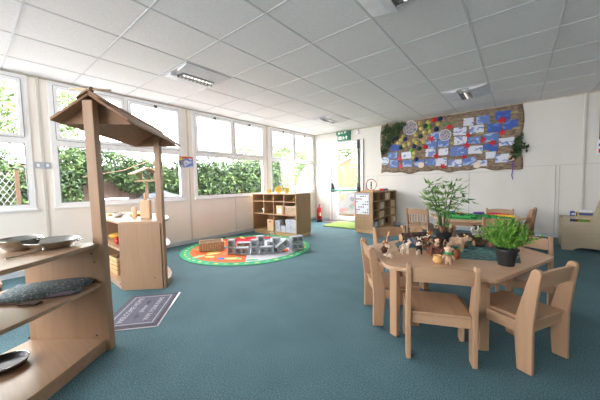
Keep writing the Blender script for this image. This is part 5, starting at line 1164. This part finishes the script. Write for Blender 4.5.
# white hoop cover
hp = thing('hoop_cover', 'white arched hoop cover outside the corner window', 'cloche', (-1.9, 2.0, -.15))
hv = MB(); vs = []
for i in range(17):
    a = PI*i/16
    for x_ in (-1.3, -1.5): vs.append((x_, 1.9-1.05*math.cos(a), -.15+1.8*math.sin(a)))
fs = [(2*i, 2*i+2, 2*i+3, 2*i+1) for i in range(16)]; hv.add(vs, fs); hvo = obj('cover', hv, M['polytun'], hp, smooth=True)
sd = hvo.modifiers.new('thick', 'SOLIDIFY'); sd.thickness = .01
for x_ in (-1.3, -1.5): obj('hoop', MB().tube([(x_, 1.9-1.06*math.cos(PI*i/16), -.15+1.81*math.sin(PI*i/16)) for i in range(17)], .022, 6), M['white'], hp)
# distant house
hse = thing('garden_outhouse', 'distant brown outhouse through the corner upper window', 'building', (-8.5, 11.2, -.15))
obj('walls', MB().bb(-9.2, -8.2, 10.9, 11.6, -.15, 3.7), M['brick'], hse); obj('roof', MB().prism([(10.8, 3.7), (11.25, 4.0), (11.7, 3.7)], -9.3, -8.1, YZ(0)), M['fence'], hse)
# chicken wire fence
cw = thing('chicken_wire_fence', 'diamond wire mesh fence across the bottom of the leftmost window', 'fence', (-.75, -6.2, -.15))
wm = MB(); s_ = .06; yA, yB, zA, zB = -7.4, -5.72, .4, 1.22
for k in range(-30, 60):
    for sg in (1, -1):
        y0 = yA+k*s_ if sg == 1 else yA+k*s_; p = []
        ya, yb = max(yA, y0), min(yB, y0+(zB-zA)*.6)
        if yb <= ya: continue
        za = zA+(ya-y0)/.6; zb_ = zA+(yb-y0)/.6
        if sg == -1: za, zb_ = zA+zB-za, zA+zB-zb_
        wm.tube([(-.75, ya, za), (-.75, yb, zb_)], .003, 3, caps=False)
obj('mesh', wm, M['wire'], cw); obj('post', MB().bb(-.78, -.74, -5.72, -5.68, -.15, 1.25), M['timber'], cw); obj('post', MB().bb(-.78, -.74, -7.44, -7.40, -.15, 1.25), M['timber'], cw)
# behind the glazed door
sh = thing('garden_shed', 'pale timber shed and fence seen through the glazed door', 'shed', (-.6, 3.2, -.15))
obj('shed_wall', MB().prism([(-1.5, -.15), (.9, -.15), (.9, 1.45), (-.3, 2.0), (-1.5, 1.45)], 0, .8, XZ(3.0)), M['shed'], sh); obj('shed_roof', MB().prism([(-1.65, 1.38), (-.3, 2.0), (1.05, 1.38), (1.05, 1.44), (-.3, 2.07), (-1.65, 1.44)], -.1, .9, XZ(3.0)), M['white'], sh)
obj('shed_boards', (lambda m_: [m_.bb(-1.45+k*.2, -1.44+k*.2, 2.985, 3.0, -.15, 1.4) for k in range(12)] and m_)(MB()), M['fence'], sh)
pp = thing('mark_making_panel', 'colourful outdoor play panel seen through the lower door glass', 'play panel', (.35, 1.1, -.15))
obj('panel_board', MB().bb(.0, .95, 1.1, 1.14, .05, .72), plain('weathered_board', srgb(104, 106, 104), .7), pp); 
for a in (.02, .88): obj('leg', MB().bb(a, a+.04, 1.1, 1.14, -.15, .05), M['timber'], pp)
Rq = random.Random(2)
for i in range(12):
    x_, z_ = .1+Rq.random()*.75, .12+Rq.random()*.52; mt = ['lime', 'purple', 'navy', 'orange', 'redfelt', 'dgreen'][i % 6]
    obj('painted_shape', MB().tube([(x_+.05*math.cos(a), 1.092, z_+.05*math.sin(a)*Rq.uniform(.9, 1.1)) for a in [2*PI*k/12 for k in range(13)]], .008, 5), M[mt], pp)
gtub = thing('garden_planter', 'green planter of leaves outside the lower door glass', 'planter', (.15, 1.6, -.15))
obj('planter_box', MB().bb(-.3, .4, 1.5, 1.8, -.15, .25), M['timber'], gtub)
lv_ = MB()
for k in range(500): lv_.leaf((Ro.uniform(-.3, .4), Ro.uniform(1.5, 1.8), Ro.uniform(.25, .85)), (Ro.uniform(-1, 1), Ro.uniform(-1, 1), Ro.uniform(-1, 1)), .09, .045)
obj('leaves', lv_, M['treeleaf'], gtub)

# sub-parts: hang the small pieces on the part they belong to
SUB = {'eye': ('head', 'face', 'body'), 'ear': ('head', 'body'), 'nose': ('face',), 'horn': ('body',), 'head_patch': ('body',), 'comb': ('body',), 'woven_bands': ('basket_wall',), 'stakes': ('basket_wall',), 'rim': ('basket_wall',),
       'handle': ('bowl_body', 'pan_body', 'blade'), 'pan_rim': ('pan_body',), 'pot_rim': ('pot_body',), 'dish_rim': ('dish_body',), 'flower_centre': ('petals',), 'cut_end': ('bark',), 'lever': ('valve',), 'hose': ('valve',),
       'hand_hole': ('crate_body',), 'label_card': ('crate_body',), 'woven_rim': ('crate_body',), 'block_window': ('block_body',), 'bolt_head': ('bolt_rod',), 'ridge_board': ('roof_panel',), 'slat': ('backrest',), 'lettering': ('mat_field',),
       'oval_motif': ('mat_field',), 'mat_border_line': ('mat_field',), 'bead': ('centre_wire',), 'tube': ('light_housing',), 'louvre': ('light_housing',), 'label_panel': ('cylinder',), 'printed_panel': ('box_body',), 'white_card': ('box_body',),
       'printed_pictures': ('sheet',), 'title_strip': ('sheet',), 'cloth_lining': ('cloth_fold',), 'scarf': ('body',), 'rubber_seal': ('window_frame', 'door_frame')}
base_of = lambda o: o.name.split('.')[0]
for root in [o for o in sc.objects if o.parent is None and o.type == 'EMPTY']:
    kids = list(root.children)
    for c in kids:
        for want in SUB.get(base_of(c), ()):
            h_ = [k for k in kids if base_of(k) == want and k is not c]
            if h_:
                if len(h_) > 1 and c.type == 'MESH' and c.data.vertices:
                    cc_ = c.data.vertices[0].co; h_.sort(key=lambda k: (k.data.vertices[0].co-cc_).length)
                c.parent = h_[0]; break

# ------------------------------------------------------------------ light
wd = bpy.data.worlds.new('sky'); sc.world = wd; wd.use_nodes = True; nt = wd.node_tree; nt.nodes.clear()
bg_ = nt.nodes.new('ShaderNodeBackground'); wo = nt.nodes.new('ShaderNodeOutputWorld'); nt.links.new(bg_.outputs[0], wo.inputs[0])
bg_.inputs['Color'].default_value = (.985, .985, 1.01, 1); bg_.inputs['Strength'].default_value = 8.5
def portal(loc, rot, sx, sy):
    ld = bpy.data.lights.new('sky_portal', 'AREA'); ld.shape = 'RECTANGLE'; ld.size = sx; ld.size_y = sy
    ld.cycles.is_portal = True
    lo = bpy.data.objects.new('sky_portal', ld); COL.objects.link(lo); lo.location = loc; lo.rotation_euler = rot
for a, b_ in wins: portal((-.14, (a+b_)/2, (Z0+Z1)/2), (0, -PI/2, 0), Z1-Z0, b_-a)
for a, b_ in fill_wins: portal(((a+b_)/2, YF-.12, (Z0+Z1)/2), (PI/2, 0, 0), b_-a, Z1-Z0)
for a, b_ in rwin: portal((XR+.12, (a+b_)/2, (Z0+Z1)/2), (0, PI/2, 0), Z1-Z0, b_-a)
portal(((dx0+dx1)/2, .14, dz/2), (-PI/2, 0, 0), dx1-dx0, dz)

# ------------------------------------------------------------------ camera
yaw, pitch, roll, fpx = -.678, -.0598, -.0218, 271.7
F_ = Vector((math.sin(yaw)*math.cos(pitch), math.cos(yaw)*math.cos(pitch), math.sin(pitch)))
r_ = Vector((math.cos(yaw), -math.sin(yaw), 0)); u_ = r_.cross(F_)
r2 = r_*math.cos(roll)+u_*math.sin(roll); u2 = -r_*math.sin(roll)+u_*math.cos(roll)
cam = bpy.data.cameras.new('camera'); co = bpy.data.objects.new('camera', cam); COL.objects.link(co)
mw = Matrix(((r2.x, u2.x, -F_.x, 4.415), (r2.y, u2.y, -F_.y, -6.168), (r2.z, u2.z, -F_.z, .988), (0, 0, 0, 1)))
co.matrix_world = mw; cam.sensor_width = 36; cam.lens = 36*fpx/600; cam.clip_start = .02; cam.clip_end = 100
sc.camera = co
sc.view_settings.view_transform = 'Standard'; sc.view_settings.look = 'None'; sc.view_settings.gamma = 1; sc.view_settings.exposure = .95
sc.view_settings.use_curve_mapping = False
sc.cycles.use_denoising = True; sc.cycles.max_bounces = 10; sc.cycles.diffuse_bounces = 6; sc.cycles.sample_clamp_indirect = 8
sc.cycles.transparent_max_bounces = 16
